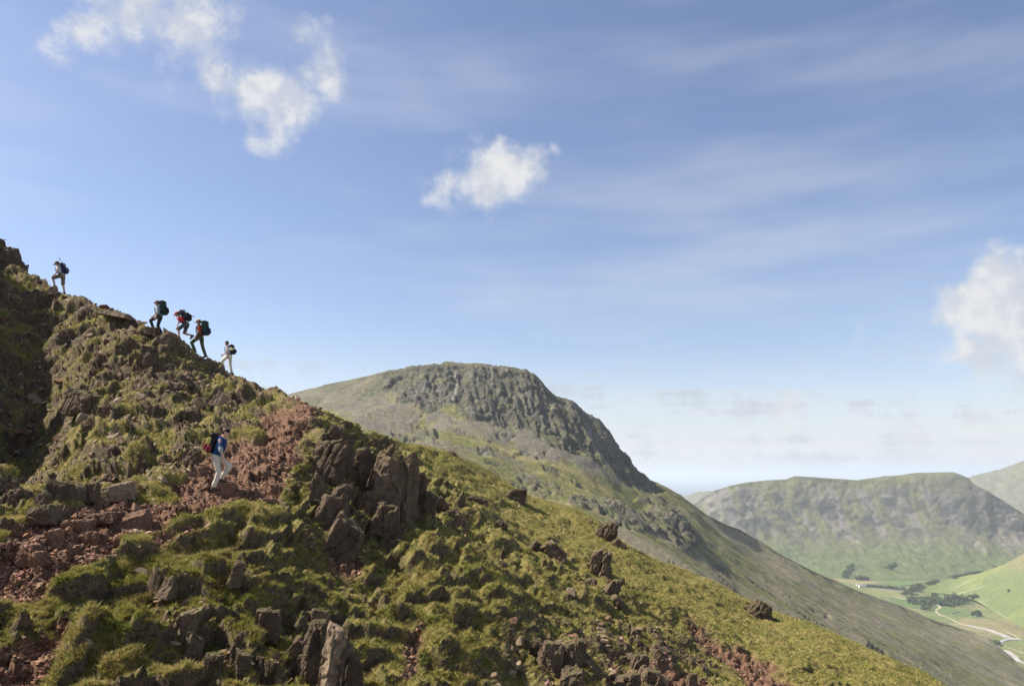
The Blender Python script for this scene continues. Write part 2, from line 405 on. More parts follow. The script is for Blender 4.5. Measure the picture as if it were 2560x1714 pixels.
cv1, ce1 = cells(CP / .95, 5); cv2, ce2 = cells(CP / .42, 6)
block = (cv1 - .5) * .62 + (cv2 - .5) * .26 - .10 * sstep(.10, .0, ce1) - .04 * sstep(.12, 0, ce2)
blk = np.clip(np.maximum.reduce([stony * sstep(-.15, .35, fbm(PS / 2.2, 3, 67)), trail * .8, brok, .8 * sstep(.30, .55, fbm(PS / 2.4, 3, 69)) * humm]) , 0, 1)
blk = blk * (1 - CRZ); CRZ = CRZ * sstep(-.35, .1, fbm(PS / 1.4, 2, 79) + .15)
turf = humm * (1 - blk) * (1 - CRZ) * (.30 + .70 * sstep(0, 55, dpath)) * (1 - 0.8 * path)
disp = turf * (1.1 * big + (0.40 - .22 * mound) * mid + (0.13 - .06 * mound) * sm - 0.34) + turf * (0.40 + .12 * mound) * (ledge - 0.7)
disp += blk * (1 - .5 * path) * (block * (1 - .25 * brok) + .45 * big - .1)
disp += smooth * (0.40 * np.abs(pn(PS / 2.2, 30)) + 0.22 * np.abs(pn(PS / .8, 31)) + 0.10 * np.abs(pn(PS / .3, 32)) - 0.1)
disp += CRZ * (1 - .4 * (VG > 1480)) * ((colv - .45) * 1.2 + (colv2 - .5) * .4 - .12 * sstep(.08, 0, cole))
disp = disp * (.80 - .24 * sstep(950, 1200, UG))
disp -= 3.2 * np.exp(-(((UG - 60) / 120) ** 2 + ((VG - 960) / 170) ** 2))  # hollow sunk into the slope to deepen the shade at left
disp += 0.30 * fbm(PF / 6, 2, 51)
cv3, ce3 = cells(CP / .30, 8)
disp += path * (0.20 * (cv3 - .5) + .40 * (cv1 - .5) * sstep(-.1, .3, fbm(PS / 2, 2, 73)) - 0.16)
disp += (1 - .7 * path) * (0.05 * fbm(PS / .17, 2, 81) + .10 * np.abs(pn(PS / .30 + wq, 83)) - .03) * (dist < 60)
fade = sstep(3, 8, dist)
near_crest = 1 - 0.55 * sstep(18, 0, VG - sil(UG))
DV = NG * 0.85 + np.array([0, -.05, .22])
PH = PF + DV * (disp * fade * near_crest)[..., None]
NH = grid_normals(PH)
slope = NH[..., 2]
nz = fbm(PF / .7, 4, 91)
bare = sstep(0.53, 0.33, slope + 0.20 * nz)
bare = np.maximum(bare, CRZ * sstep(.72, .5, slope + .15 * nz))
bare = np.maximum(bare, blk * sstep(.52, .62, cv1 * .6 + cv2 * .4 + .12 * nz))
bare = np.maximum(bare, sstep(0.22, 0.6, stony * (0.40 + 0.9 * fbm(PF * np.array([1, 1, 1.8]) / 1.2, 3, 95)) + 0.06 * nz))
bare = np.maximum(bare, trail * sstep(-.3, .2, nz)); bare = np.maximum(bare, brok * .8 * sstep(.0, .4, nz + .05))
grass = (1 - path) * (1 - bare)
mask = np.stack([path, grass, bare], -1)
hill_me = np_mesh('hillside', PH, grid_faces(NR, NC), {'mask': mask})
hillside = tag(link('hillside', hill_me, M_HILL), kind='structure')
bm_tris = grid_faces(NR, NC)
BV = BVHTree.FromPolygons([tuple(p) for p in PH.reshape(-1, 3).tolist()], bm_tris.tolist())
def ground_z(x, y, zt=60.0):
    h = BV.ray_cast(Vector((x, y, zt)), Vector((0, 0, -1)))
    return h[0].z if h[0] is not None else None
def ground_px(u, v):
    """where the photograph's pixel meets the hillside"""
    d = Vector(ray(u, v)); h = BV.ray_cast(Vector((0, 0, 0)), d.normalized())
    if h[0] is None or h[0].length > 130:
        d = Vector(ray(u, float(sil(u)) + 4)); h = BV.ray_cast(Vector((0, 0, 0)), d.normalized())
        if h[0] is None: return Vector(ray(u, v)) * float(sild(u))
    return h[0]

# ---- grass blades (uncountable)
def scatter(n, weight, r0=0, r1=None):
    r1 = r1 or NFR + 3
    w = weight[r0:r1 - 1, :-1].copy()
    i0 = np.searchsorted(ucols, -60); i1 = np.searchsorted(ucols, 2500)
    w[:, :i0] = 0; w[:, i1:] = 0
    dv = np.abs(np.diff(VG[r0:r1], axis=0))[:, :-1] + (np.arange(r0, r1 - 1) >= NFR - 1)[:, None] * 2.0
    w = w * dv
    c = np.cumsum(w.ravel()); idx = np.searchsorted(c, rng.random(n) * c[-1]); idx = np.minimum(idx, len(c) - 1)
    i, j = np.divmod(idx, w.shape[1]); i += r0
    a = rng.random(n)[:, None]; b = rng.random(n)[:, None]
    P = (PH[i, j] * (1 - a) + PH[i, j + 1] * a) * (1 - b) + (PH[i + 1, j] * (1 - a) + PH[i + 1, j + 1] * a) * b
    return P, NH[i, j], i, j
NB = 740000
P, Nn, gi, gj = scatter(NB, grass ** 1.5 * sstep(3, 6, dist) * (VG < 1950))
dd = np.linalg.norm(P, axis=1)
clump = fbm(P / .25, 2, 201); hue = fbm(P / 1.9, 3, 203) + .6 * fbm(P / 7, 2, 207); hue2 = fbm(P / .6, 2, 205)
L = (0.035 + 0.06 * rng.random(NB)) * (1 + 0.8 * np.clip(clump, -.7, 1)) * (1 - .35 * smooth[gi, gj])
W = (0.0018 + 0.00034 * dd) * (0.6 + 0.8 * rng.random(NB))
ang = rng.random(NB) * 2 * np.pi
hdir = np.stack([np.cos(ang), np.sin(ang), np.zeros(NB)], -1)
down = Nn.copy(); down[:, 2] = 0
tip = P + (np.array([0, 0, .55]) + Nn * .35 + hdir * .55 + down * .9) * L[:, None]
side = np.stack([-np.sin(ang), np.cos(ang), np.zeros(NB)], -1) * W[:, None]
base = P - Nn * 0.02
V4 = np.stack([base - side * 1.15, base + side * 1.15, tip], 1)
F3 = np.arange(NB * 3).reshape(NB, 3)
t1 = sstep(-.6, .45, hue + .5 * rng.normal(size=NB) * .5)[:, None]; t2 = sstep(.15, .75, hue2 + .35 * rng.normal(size=NB))[:, None]
straw = np.array([.40, .325, .12]); olive = np.array([.265, .242, .060]); green = np.array([.13, .165, .026])
gc = (olive * (1 - t1) + straw * t1) * (1 - t2) + green * t2
dead = .8 * sstep(.35, .75, fbm(P / 1.1, 3, 209))[:, None] * (rng.random(NB) < .7)[:, None]
gc = gc * (1 - dead) + np.array([.20, .125, .06]) * dead
gc = gc * (0.62 + .76 * rng.random(NB))[:, None]
gcol = np.repeat(gc, 3, axis=0)
tag(link('grass', np_mesh('grass', V4, F3, {'Col': gcol}, smooth=False), M_GRASS), 'short olive and straw coloured mountain grass over the hillside', 'grass', kind='stuff')

# ------------------------------------------------------------------ rocks
def hull(points):
    bm = bmesh.new()
    for p in points: bm.verts.new(p)
    bmesh.ops.convex_hull(bm, input=bm.verts[:], use_existing_faces=False)
    for v in [v for v in bm.verts if not v.link_faces]: bm.verts.remove(v)
    return bm
def rock_arrays(seed, n=13, flat=(1, 1, 1), p=5.0):
    r = np.random.default_rng(seed)
    q = r.normal(size=(n, 3)); q /= (np.abs(q) ** p).sum(1)[:, None] ** (1 / p)
    q *= r.uniform(.75, 1.05, (n, 1)); q *= np.array(flat)
    bm = hull(q); bmesh.ops.triangulate(bm, faces=bm.faces[:])
    bm.verts.index_update()
    V = np.array([v.co[:] for v in bm.verts]); F = np.array([[v.index for v in f.verts] for f in bm.faces]); bm.free()
    return V, F
RUB = [rock_arrays(150 + k, 8, [(1, .8, .45), (1, .7, .6), (.9, .8, .75), (1, .55, .32)][k % 4]) for k in range(12)]
PROTO = [rock_arrays(100 + k, 11 + k % 5, [(1, .8, .45), (1, .7, .6), (.9, .8, .75), (1, .55, .32)][k % 4]) for k in range(12)]

def stone_field(name, n, weight, smin, smax, reds, label):
    """rubble too fine to pick apart, as one mesh"""
    P, Nn, gi, gj = scatter(n, weight)
    s = smin * (smax / smin) ** (rng.random(n) ** 2.2)
    Vs, Fs, Cs = [], [], []; off = 0
    pr = rng.integers(0, len(RUB), n)
    for kk in range(len(RUB)):
        ix = np.where(pr == kk)[0]
        if not len(ix): continue
        V0, F0 = RUB[kk]; m = len(ix)
        a = rng.random(m) * 6.283; tl = rng.normal(size=(m, 2)) * .35
        X = np.stack([np.cos(a), np.sin(a), tl[:, 0]], -1); X /= np.linalg.norm(X, axis=1)[:, None]
        Z = Nn[ix] + np.stack([tl[:, 0], tl[:, 1], np.ones(m) * .4], -1); Z -= (Z * X).sum(1)[:, None] * X; Z /= np.linalg.norm(Z, axis=1)[:, None]
        Y = np.cross(Z, X)
        Rm = np.stack([X, Y, Z], 1) * s[ix][:, None, None]
        vv = np.einsum('vk,mkj->mvj', V0, Rm) + (P[ix] + Nn[ix] * (s[ix] * .18)[:, None])[:, None]
        Vs.append(vv.reshape(-1, 3)); Fs.append((F0[None] + (np.arange(m) * len(V0))[:, None, None]).reshape(-1, 3) + off); off += m * len(V0)
        red = reds[gi[ix], gj[ix]][:, None]
        base = np.array([.235, .130, .083]) * red + np.array([.25, .182, .118]) * (1 - red)
        c = base * rng.uniform(.45, 1.45, (m, 1)) * rng.uniform(.88, 1.12, (m, 3))
        Cs.append(np.repeat(c, len(V0), axis=0))
    me = np_mesh(name, np.concatenate(Vs), np.concatenate(Fs), {'Col': np.concatenate(Cs)}, smooth=False)
    return tag(link(name, me, M_SCREE), label, 'stones', kind='stuff')
STONE_ME = []
for kk, (V0, F0) in enumerate(PROTO):
    for mm, mt in ((0, M_STONE), (1, M_RED)):
        me = np_mesh('stone', V0, F0, smooth=False); me.materials.append(mt); STONE_ME.append(me)
def place_stone(P, nrm, s, red, parent=hillside, sink=.15):
    me = STONE_ME[int(rng.integers(0, len(PROTO))) * 2 + (1 if red else 0)]
    o = bpy.data.objects.new('stone', me); COL.objects.link(o); o.parent = parent
    o.location = Vector(P) + Vector(nrm) * (s * (.2 - sink))
    o.rotation_euler = (rng.normal() * .35, rng.normal() * .35 + .3 * nrm[0], rng.random() * 6.283)
    o.scale = (s, s * rng.uniform(.75, 1.2), s * rng.uniform(.7, 1.2))
    return o
P, Nn, gi, gj = scatter(285, (.45 * path + .8 * bare * (stony + trail) + .5 * brok + .012 * grass) * (VG < 1720) * (dist > 6))
for q in range(len(P)):
    s = (0.08 + 0.22 * rng.random() ** 2) * (1 - .35 * path[gi[q], gj[q]]) * (0.75 + 0.02 * float(np.linalg.norm(P[q])) * .6)
    place_stone(P[q], Nn[q], s, rng.random() < .2 + .7 * path[gi[q], gj[q]])

def slab_mesh(seed, sx, sy, sz, taper=.75, n=20, rough=.06, cut=None, crack=.10):
    """an angular weathered block: hull of a ragged box, bevelled, subdivided, cracked"""
    r = np.random.default_rng(seed)
    q = []
    for cx in (-1, 1):
        for cy in (-1, 1):
            for cz in (-1, 1):
                c = np.array([cx, cy, cz]) * r.uniform(.78, 1.06, 3)
                if r.random() < (.55 if cz > 0 else .2):
                    k = r.uniform(.25, .9, 3)
                    for ax in range(3): e = c.copy(); e[ax] -= k[ax] * [cx, cy, cz][ax]; q.append(e)
                else: q.append(c)
    q = np.array(q); q[:, 2] += .22 * r.normal() * q[:, 0] * (q[:, 2] > 0)
    q[:, :2] *= (1 - (1 - taper) * np.clip(q[:, 2:3] * .5 + .5, 0, 1))
    q *= np.array([sx, sy, sz])
    bm = hull(q)
    bmesh.ops.dissolve_limit(bm, angle_limit=RAD(9), verts=bm.verts[:], edges=bm.edges[:])
    ms = min(sx, sy, sz)
    try: bmesh.ops.bevel(bm, geom=bm.edges[:], offset=ms * .05, segments=1, affect='EDGES', profile=.5)
    except Exception: pass
    bmesh.ops.triangulate(bm, faces=bm.faces[:])
    target = max(sx, sy, sz) * (cut or .13)
    for it in range(5):
        es = [e for e in bm.edges if e.calc_length() > target]
        if not es or len(bm.faces) > 4000: break
        bmesh.ops.subdivide_edges(bm, edges=es, cuts=1)
        bmesh.ops.triangulate(bm, faces=[f for f in bm.faces if len(f.verts) > 3])
    bm.normal_update(); bm.verts.index_update()
    V = np.array([v.co[:] for v in bm.verts]); Nv = np.array([v.normal[:] for v in bm.verts])
    F = np.array([[v.index for v in f.verts] for f in bm.faces]); bm.free()
    W_ = V / ms
    cva, cea = cells(W_ * np.array([1.1, 1.1, .6]) * 1.1, seed % 41)
    h = (cva - .5) * .30 - .05 * sstep(.1, 0, cea) + rough * fbm(W_ * 1.3, 3, seed % 50) * 1.2 - crack * sstep(.14, .0, np.abs(pn(W_ * np.array([1.3, 1.3, .35]), seed % 37 + 3))) + rough * .5 * fbm(W_ * 4, 2, seed % 29)
    h = h - crack * .5 * sstep(.1, .0, np.abs(pn(W_ * np.array([.5, .5, 1.2]), seed % 31 + 9)))
    return V + Nv * (h * ms)[:, None], F
ROCKS = []
def add_slab(name, parent, u, vb, w, h, thick=.8, lean=0., yaw=0., pitch=0., seed=0, mat=None, sink=.3, taper=.75, label=None, push=0., rough=.06, crack=.10, world=None):
    """a block whose foot stands where pixel (u, vb) meets the hillside; w, h in px of the photograph"""
    g = ground_px(u, vb) if world is None else Vector(world)
    k = g.length / FPX * .98
    if world is None: ROCKS.append((u, vb, w, 1.0 if mat is M_RED else 0.0))
    sx, hz = w * k / 2, h * k; sz = hz * (1 + sink) / 2
    V, F = slab_mesh(seed, sx, sx * thick, sz, taper, rough=rough, crack=crack)
    V = V + np.array([0, 0, hz / 2 - hz * sink / 2])
    me = np_mesh(name, V, F, smooth=False)
    o = link(name, me, mat or M_CRAG, parent)
    M = Matrix.Translation(g + Vector((0, push, 0))) @ Matrix.Rotation(RAD(yaw), 4, 'Z') @ Matrix.Rotation(RAD(lean), 4, 'Y') @ Matrix.Rotation(RAD(pitch), 4, 'X')
    o.matrix_world = M if parent is None else (parent.matrix_world.inverted() @ M)
    if parent is not None: o.matrix_local = parent.matrix_basis.inverted() @ M
    if label: o['label'] = label
    return o
def outcrop(name, label, cat, u, v, slabs):
    """a top-level outcrop made of several slabs"""
    g = ground_px(u, v); t = empty(name, g); t.matrix_basis = Matrix.Translation(g)
    for i, s in enumerate(slabs): add_slab('slab', t, seed=int(u * 3 + i * 7), **s)
    return tag(t, label, cat)
def boulder(label, u, vb, w, h, **kw):
    o = add_slab('boulder', None, u, vb, w, h, seed=int(u * 5 + vb), **kw)
    return tag(o, label, 'rock')

outcrop('crag', 'jagged brown crag of upright slabs beside the red path', 'crag', 930, 1290, [
    dict(u=812, vb=1150, w=60, h=52, thick=1.2, lean=16, yaw=-20, taper=.7, sink=.6),
    dict(u=842, vb=1178, w=70, h=68, thick=1.1, lean=16, yaw=-15, taper=.6, sink=.5),
    dict(u=880, vb=1190, w=62, h=66, thick=1.1, lean=14, yaw=10, taper=.7, sink=.5),
    dict(u=905, vb=1215, w=58, h=84, thick=1.2, lean=10, yaw=30, taper=.7, sink=.5),
    dict(u=935, vb=1232, w=62, h=94, thick=1.2, lean=8, yaw=20, taper=.8, sink=.5),
    dict(u=962, vb=1262, w=74, h=112, thick=1.2, lean=6, yaw=10, taper=.85, sink=.4),
    dict(u=995, vb=1292, w=80, h=128, thick=1.2, lean=4, yaw=-15, taper=.85, sink=.4),
    dict(u=1028, vb=1262, w=66, h=84, thick=1.2, lean=12, yaw=15, taper=.7, push=.6, sink=.5),
    dict(u=975, vb=1166, w=42, h=24, thick=1, lean=0, yaw=40, taper=.8, sink=.5),
    dict(u=1060, vb=1285, w=66, h=54, thick=1.1, lean=26, yaw=0, taper=.7, push=.4, sink=.5),
    dict(u=955, vb=1316, w=74, h=58, thick=1.1, lean=16, yaw=20, taper=.7, sink=.5),
    dict(u=920, vb=1276, w=50, h=50, thick=1.1, lean=12, yaw=40, taper=.8, sink=.5)])
outcrop('rock_slab', 'large dark turf-capped slab mound below the jagged crag', 'rock', 830, 1340, [
    dict(u=815, vb=1300, w=80, h=58, thick=1.2, lean=20, yaw=25, taper=.75, sink=.9),
    dict(u=858, vb=1352, w=92, h=52, thick=1.2, lean=22, yaw=10, taper=.75, sink=1.0), dict(u=838, vb=1270, w=60, h=60, thick=1.1, lean=24, yaw=30, taper=.7, sink=.5),
    dict(u=790, vb=1245, w=40, h=50, thick=.9, lean=10, yaw=0)])
outcrop('standing_rock', 'tall pale upright pillar of rock at the bottom edge', 'rock', 835, 1735, [
    dict(u=826, vb=1748, w=62, h=160, thick=1.0, lean=5, yaw=32, taper=.62, sink=.25, mat=M_STONE, crack=.18, rough=.12), dict(u=846, vb=1752, w=50, h=128, thick=1.1, lean=7, yaw=50, taper=.6, sink=.3, rough=.12),
    dict(u=872, vb=1756, w=54, h=96, thick=1.0, lean=6, yaw=20, taper=.6)])
outcrop('rock_slab', 'cluster of leaning dark slabs just left of the pale pillar', 'rock', 745, 1680, [
    dict(u=782, vb=1665, w=78, h=96, thick=1.1, lean=10, yaw=25, taper=.6, sink=.5),
    dict(u=735, vb=1650, w=60, h=56, thick=.9, lean=30, yaw=10, taper=.7, sink=.5),
    dict(u=765, vb=1700, w=66, h=62, thick=1, lean=6, yaw=-10, sink=.5),
    dict(u=795, vb=1562, w=48, h=36, thick=.8, lean=10, yaw=20)])
boulder('dark square-cut rock face under an overhanging turf lip', 668, 1590, 60, 60, thick=.7, lean=3, yaw=5, taper=.9)
outcrop('standing_rock', 'pair of thin upright grey stones standing close together', 'rock', 595, 1680, [
    dict(u=586, vb=1670, w=28, h=72, thick=1.2, lean=2, yaw=20, taper=.75),
    dict(u=606, vb=1688, w=36, h=50, thick=1, lean=2, yaw=25, taper=.85)])
boulder('blunt upright rock left of the pair of thin grey stones', 528, 1676, 50, 40, thick=.9, lean=4, yaw=20)
outcrop('rock_buttress', 'knobbly purple brown rock rib on the lower grassy slope', 'rock', 465, 1640, [
    dict(u=456, vb=1592, w=64, h=64, thick=1.1, lean=18, yaw=10, taper=.7, sink=.5),
    dict(u=478, vb=1642, w=50, h=50, thick=1.1, lean=10, yaw=30, sink=.5),
    dict(u=490, vb=1545, w=54, h=26, thick=.9, lean=20, yaw=-10)])
boulder('dark peaked rock half sunk in turf below the path', 422, 1484, 58, 36, thick=.8, lean=6, yaw=-20, taper=.45)
boulder('narrow dark standing rock in the middle of the grassy slope', 588, 1452, 36, 48, thick=.9, lean=12, yaw=15, taper=.7)
boulder('pale flat-topped slab lying above the footpath', 300, 1242, 66, 30, thick=1.0, lean=-4, yaw=12, taper=.9, mat=M_STONE, sink=.4)
boulder('broad pink flat slab lying on the footpath', 330, 1312, 84, 22, thick=.9, lean=-10, yaw=10, pitch=14, taper=.9, mat=M_RED, sink=.5, crack=.04)
boulder('rounded grey block leaning at the left end of the rock shelf', 137, 1246, 42, 34, thick=.9, lean=10, yaw=-10)
boulder('squarish reddish brown block on the rock shelf', 186, 1243, 40, 30, thick=1, lean=2, yaw=10, taper=.95)
boulder('shadowed tall block at the right end of the rock shelf', 225, 1246, 34, 34, thick=1, lean=2, yaw=0, taper=.9)
boulder('small upright block below the rock shelf', 102, 1266, 34, 32, thick=.9, lean=12, yaw=0)
boulder('grey flat overhanging slab near the left edge', 118, 1296, 70, 28, thick=.9, lean=-4, yaw=0, taper=1, sink=.5)
for (lab, u, vb, w, h, yaw) in [
    ('ribbed red rock step left of the flat pink slab', 195, 1330, 66, 28, 10), ('lowest red rock step on the footpath by the left edge', 75, 1405, 50, 22, 0),
    ('red rock step with a dark shadowed front below the pink slab', 235, 1362, 44, 28, -10), ('moss-streaked red rock step on the footpath', 132, 1358, 38, 28, 20),
    ('low turf-topped red rock ledge above the pink slab', 262, 1300, 74, 18, 5)]:
    boulder(lab, u, vb, w, h, thick=.9, lean=-3, yaw=yaw, taper=.9, mat=M_RED, sink=.4)
boulder('mossy brown boulder jutting from the upper left slope', 205, 1030, 78, 48, thick=.9, lean=6, yaw=-15, taper=.7)
boulder('wedge-shaped brown rock under the mossy boulder', 262, 1048, 40, 34, thick=.9, lean=15, yaw=0)
boulder('smooth pale whaleback rock on the skyline', 296, 792, 72, 10, thick=.8, lean=10, yaw=0, taper=.7, mat=M_STONE)
boulder('dark brown rock in front of the leading pack carriers', 376, 834, 44, 16, thick=.9, lean=12, yaw=0, taper=.6)
boulder('dark angular slab on the skyline under the stooping walker', 415, 862, 52, 26, thick=.8, lean=10, yaw=15, taper=.7)
boulder('shaded boulder among stones on the upper slope', 370, 905, 44, 38, thick=.9, lean=8, yaw=0)
boulder('leaning brown rock behind the walker in blue', 470, 1160, 60, 40, thick=.7, lean=24, yaw=5, taper=.6)
boulder('pointed grey rock on the slope above the walker in blue', 545, 1010, 44, 30, thick=.8, lean=20, yaw=0, taper=.4, mat=M_STONE)
boulder('lumpy rock at the right of the upper red path', 835, 1110, 44, 48, thick=.9, lean=12, yaw=0)
for (lab, u, vb, w, h, lean, yaw) in [
    ('brown rock outcrop on the right-hand grassy skyline', 1512, 1340, 58, 40, 34, 0), ('dark sloping rib below the skyline outcrop', 1545, 1366, 46, 16, 42, 0),
    ('small outcrop breaking the grassy skyline near the crag', 1288, 1248, 58, 26, 20, 10), ('tiny dark rock on the grassy skyline', 1130, 1136, 26, 8, 14, 0),
    ('short dark fin of rock with a long shadow', 1256, 1396, 18, 32, 14, 20), ('long slanting dark rib left of the twin slabs', 1385, 1388, 84, 26, 40, 0),
    ('upper short rib beside the long slanting rib', 1340, 1376, 46, 20, 38, 10), ('big rounded grey boulder on the right turf edge', 1895, 1538, 58, 34, 30, 10),
    ('low rock right of the crag among stones', 1140, 1310, 90, 26, 46, 0), ('rounded brown rock at the right foot of the crag', 1100, 1272, 54, 24, 30, 10),
    ('flat lichen-covered rock on the turf above the fin', 1195, 1258, 66, 16, 36, 0), ('dark hollowed rock on the middle turf', 1250, 1318, 44, 18, 20, 0),
    ('stubby dark block above the red scar', 1590, 1588, 34, 16, 18, 0), ('pale triangular rock near the bottom of the red rubble', 1728, 1712, 34, 28, 8, 20)]:
    boulder(lab, u, vb, w, h, thick=.8, lean=lean, yaw=yaw, taper=.6)
outcrop('rock_slab', 'twin weathered slabs standing on the right-hand turf', 'rock', 1505, 1460, [
    dict(u=1484, vb=1418, w=34, h=46, thick=1.1, lean=20, yaw=0, taper=.6), dict(u=1506, vb=1440, w=34, h=56, thick=1.1, lean=14, yaw=20, taper=.7),
    dict(u=1522, vb=1486, w=44, h=44, thick=1.1, lean=34, yaw=10, taper=.6), dict(u=1472, vb=1462, w=34, h=16, thick=1, lean=10, yaw=0), dict(u=1545, vb=1510, w=50, h=14, thick=.8, lean=42)])
outcrop('crag', 'broken dark crag at the bottom centre right', 'crag', 1400, 1660, [
    dict(u=1372, vb=1664, w=62, h=58, thick=1.1, lean=8, yaw=10, taper=.7, sink=.5), dict(u=1408, vb=1674, w=52, h=64, thick=1.1, lean=10, yaw=0, taper=.7, sink=.5),
    dict(u=1440, vb=1652, w=50, h=52, thick=1, lean=14, yaw=20, taper=.6, sink=.5), dict(u=1345, vb=1640, w=44, h=34, thick=1, lean=8, yaw=0, sink=.5),
    dict(u=1425, vb=1722, w=74, h=44, thick=1.1, lean=8, yaw=0, sink=.5)])
outcrop('crag', 'low rubbly crag right of the broken dark crag', 'crag', 1580, 1690, [
    dict(u=1590, vb=1664, w=56, h=28, thick=1, lean=22, yaw=20, sink=.5), dict(u=1622, vb=1700, w=60, h=30, thick=1, lean=16, yaw=0, sink=.5), dict(u=1568, vb=1716, w=60, h=30, thick=1, lean=8, yaw=10, sink=.5)])
for i, (u, v) in enumerate([(1502, 1570), (1505, 1580), (1510, 1590), (1512, 1600)]):
    add_slab('slab', hillside, u, v + 6, 24 - i, 8, thick=.9, seed=900 + i, mat=M_STONE, sink=.3, taper=.95, rough=.03, crack=0)
# the crag at the top left, extended out of frame to shade the hollow below
g0 = ground_px(20, 655)
crag0 = empty('crag', g0); crag0.matrix_basis = Matrix.Translation(g0)
for i, (u, vb, w, h, dep) in enumerate([(-26, 650, 64, 50, 44), (16, 665, 46, 42, 44), (44, 674, 30, 24, 44), (60, 680, 16, 14, 44), (-120, 640, 100, 90, 44), (-260, 640, 150, 160, 42)]):
    w0 = Vector(ray(u, vb)) * dep
    add_slab('slab', crag0, u, vb, w, h, thick=1.1, lean=4, yaw=15 * i, seed=700 + i, taper=.6, world=w0)
for i, (x, y, z, sx, h) in enumerate([(-36, 38, 3, 12, 15), (-32, 30.5, 1, 13, 14.5), (-28, 24, -1, 11, 11.5)]):  # unseen blocks added left of the frame, sized to cast the hollow's shade
    V, F = slab_mesh(740 + i, sx / 2, sx / 2, h / 2 + 2, .7, rough=.08)
    o = link('slab', np_mesh('slab', V, F, smooth=False), M_CRAG, crag0)
    o.matrix_local = Matrix.Translation(Vector((x, y, z + h / 2 - 2)) - g0)
tag(crag0, 'dark jagged crag climbing out of frame at the top left', 'crag')

wpath = path * (VG < 1850) * sstep(3, 6, dist)
stone_field('path_rubble', 34000, wpath, .010, .085, np.clip(path * 1.2, 0, 1), 'reddish brown loose rubble covering the worn footpath and gullies')
foot = np.zeros_like(path)
for (ru, rv, rw, rr_) in ROCKS: foot = np.maximum(foot, np.exp(-(((UG - ru - .15 * rw) / (.8 * rw + 6)) ** 2 + ((VG - rv - 4) / (.35 * rw + 6)) ** 2)))
wst = (.45 * foot * (1 - path) + bare * (stony + trail + .25 * brok) * (1 - path) + .03 * grass * stony) * (VG < 1850)
stone_field('hillside_rubble', 20000, wst, .015, .14, .25 * np.ones_like(path), 'small grey brown stones littering the broken upper slope')
# ------------------------------------------------------------------ the great fell, the valley and the fells beyond
FLOOR = -510.0
def tab(u, t, k):
    t = np.array(t, float); return np.interp(u, t[:, 0], t[:, k])
def gsm(a, s):
    r = int(3 * s); x = np.exp(-.5 * (np.arange(-r, r + 1) / s) ** 2); x /= x.sum()
    return np.convolve(np.pad(a, r, mode='edge'), x, mode='valid')
def loft(us, rowtabs, segs, sm=6, keep=()):
    """rows of (u, v, d) from near to far -> grid of points, monotone cubic between the rows"""
    R = []
    for i, t in enumerate(rowtabs):
        v = tab(us, t, 1); d = np.log(tab(us, t, 2)); d = gsm(d, sm * 3)
        v = v if i in keep else gsm(v, sm)
        R.append(np.stack([v, d], -1))
    R = np.array(R); n = len(R)
    dlt = np.diff(R, axis=0); m = np.zeros_like(R); m[0] = dlt[0]; m[-1] = dlt[-1]
    for i in range(1, n - 1):
        ok = dlt[i - 1] * dlt[i] > 0
        m[i] = np.where(ok, 2 * dlt[i - 1] * dlt[i] / (dlt[i - 1] + dlt[i] + 1e-12 * (dlt[i] == 0)), 0)
    out = []
    for i in range(n - 1):
        for t in np.linspace(0, 1, segs[i] + 1)[:(-1 if i < n - 2 else None)]:
            h00 = 2 * t ** 3 - 3 * t ** 2 + 1; h10 = t ** 3 - 2 * t ** 2 + t; h01 = -2 * t ** 3 + 3 * t ** 2; h11 = t ** 3 - t ** 2
            out.append(h00 * R[i] + h10 * m[i] + h01 * R[i + 1] + h11 * m[i + 1])
    out = np.array(out)
    U = np.broadcast_to(us, out.shape[:2]).copy(); V = out[..., 0]; D = np.exp(out[..., 1])
    return U, V, ray(U, V) * D[..., None]
def add_back(U, V, P, steps, grade):
    c = P[-1]; h = c[:, :2] / np.linalg.norm(c[:, :2], axis=1)[:, None]; b = []
    for s in steps:
        q = c.copy(); q[:, :2] += h * s; q[:, 2] = np.maximum(q[:, 2] - grade * s * min(1, s / steps[len(steps) // 2]), FLOOR - 60); b.append(q)
    nb = len(steps)
    return np.concatenate([U, np.repeat(U[-1:], nb, 0)]), np.concatenate([V, np.repeat(V[-1:], nb, 0)]), np.concatenate([P, np.array(b)])
def mixc(c, m, col):
    return c * (1 - m[..., None]) + np.array(col) * m[..., None]

# ---- great fell
us = np.arange(600, 2720, 2.9)
CREST = [(560, 1030, 1650), (700, 990, 1550), (754, 977, 1500), (800, 968, 1480), (912, 939, 1430), (966, 927, 1400), (1030, 914, 1370), (1084, 907, 1350), (1098, 909, 1350), (1111, 903, 1350), (1161, 906, 1340),
    (1215, 906, 1330), (1230, 911, 1330), (1260, 914, 1320), (1315, 921, 1300), (1346, 943, 1300), (1374, 970, 1300), (1383, 982, 1300), (1432, 1000, 1305), (1470, 1026, 1310), (1500, 1047, 1320), (1520, 1073, 1325), (1546, 1111, 1330),
    (1591, 1165, 1340), (1627, 1197, 1355), (1690, 1233, 1380), (1736, 1263, 1410), (1770, 1287, 1440), (1847, 1320, 1520), (1906, 1357, 1600), (1975, 1397, 1680), (2049, 1434, 1760), (2122, 1467, 1850),
    (2177, 1489, 1950), (2251, 1515, 2100), (2324, 1544, 2250), (2398, 1570, 2340), (2471, 1597, 2380), (2508, 1628, 2220), (2537, 1654, 2100), (2560, 1667, 2040), (2760, 1790, 1600)]
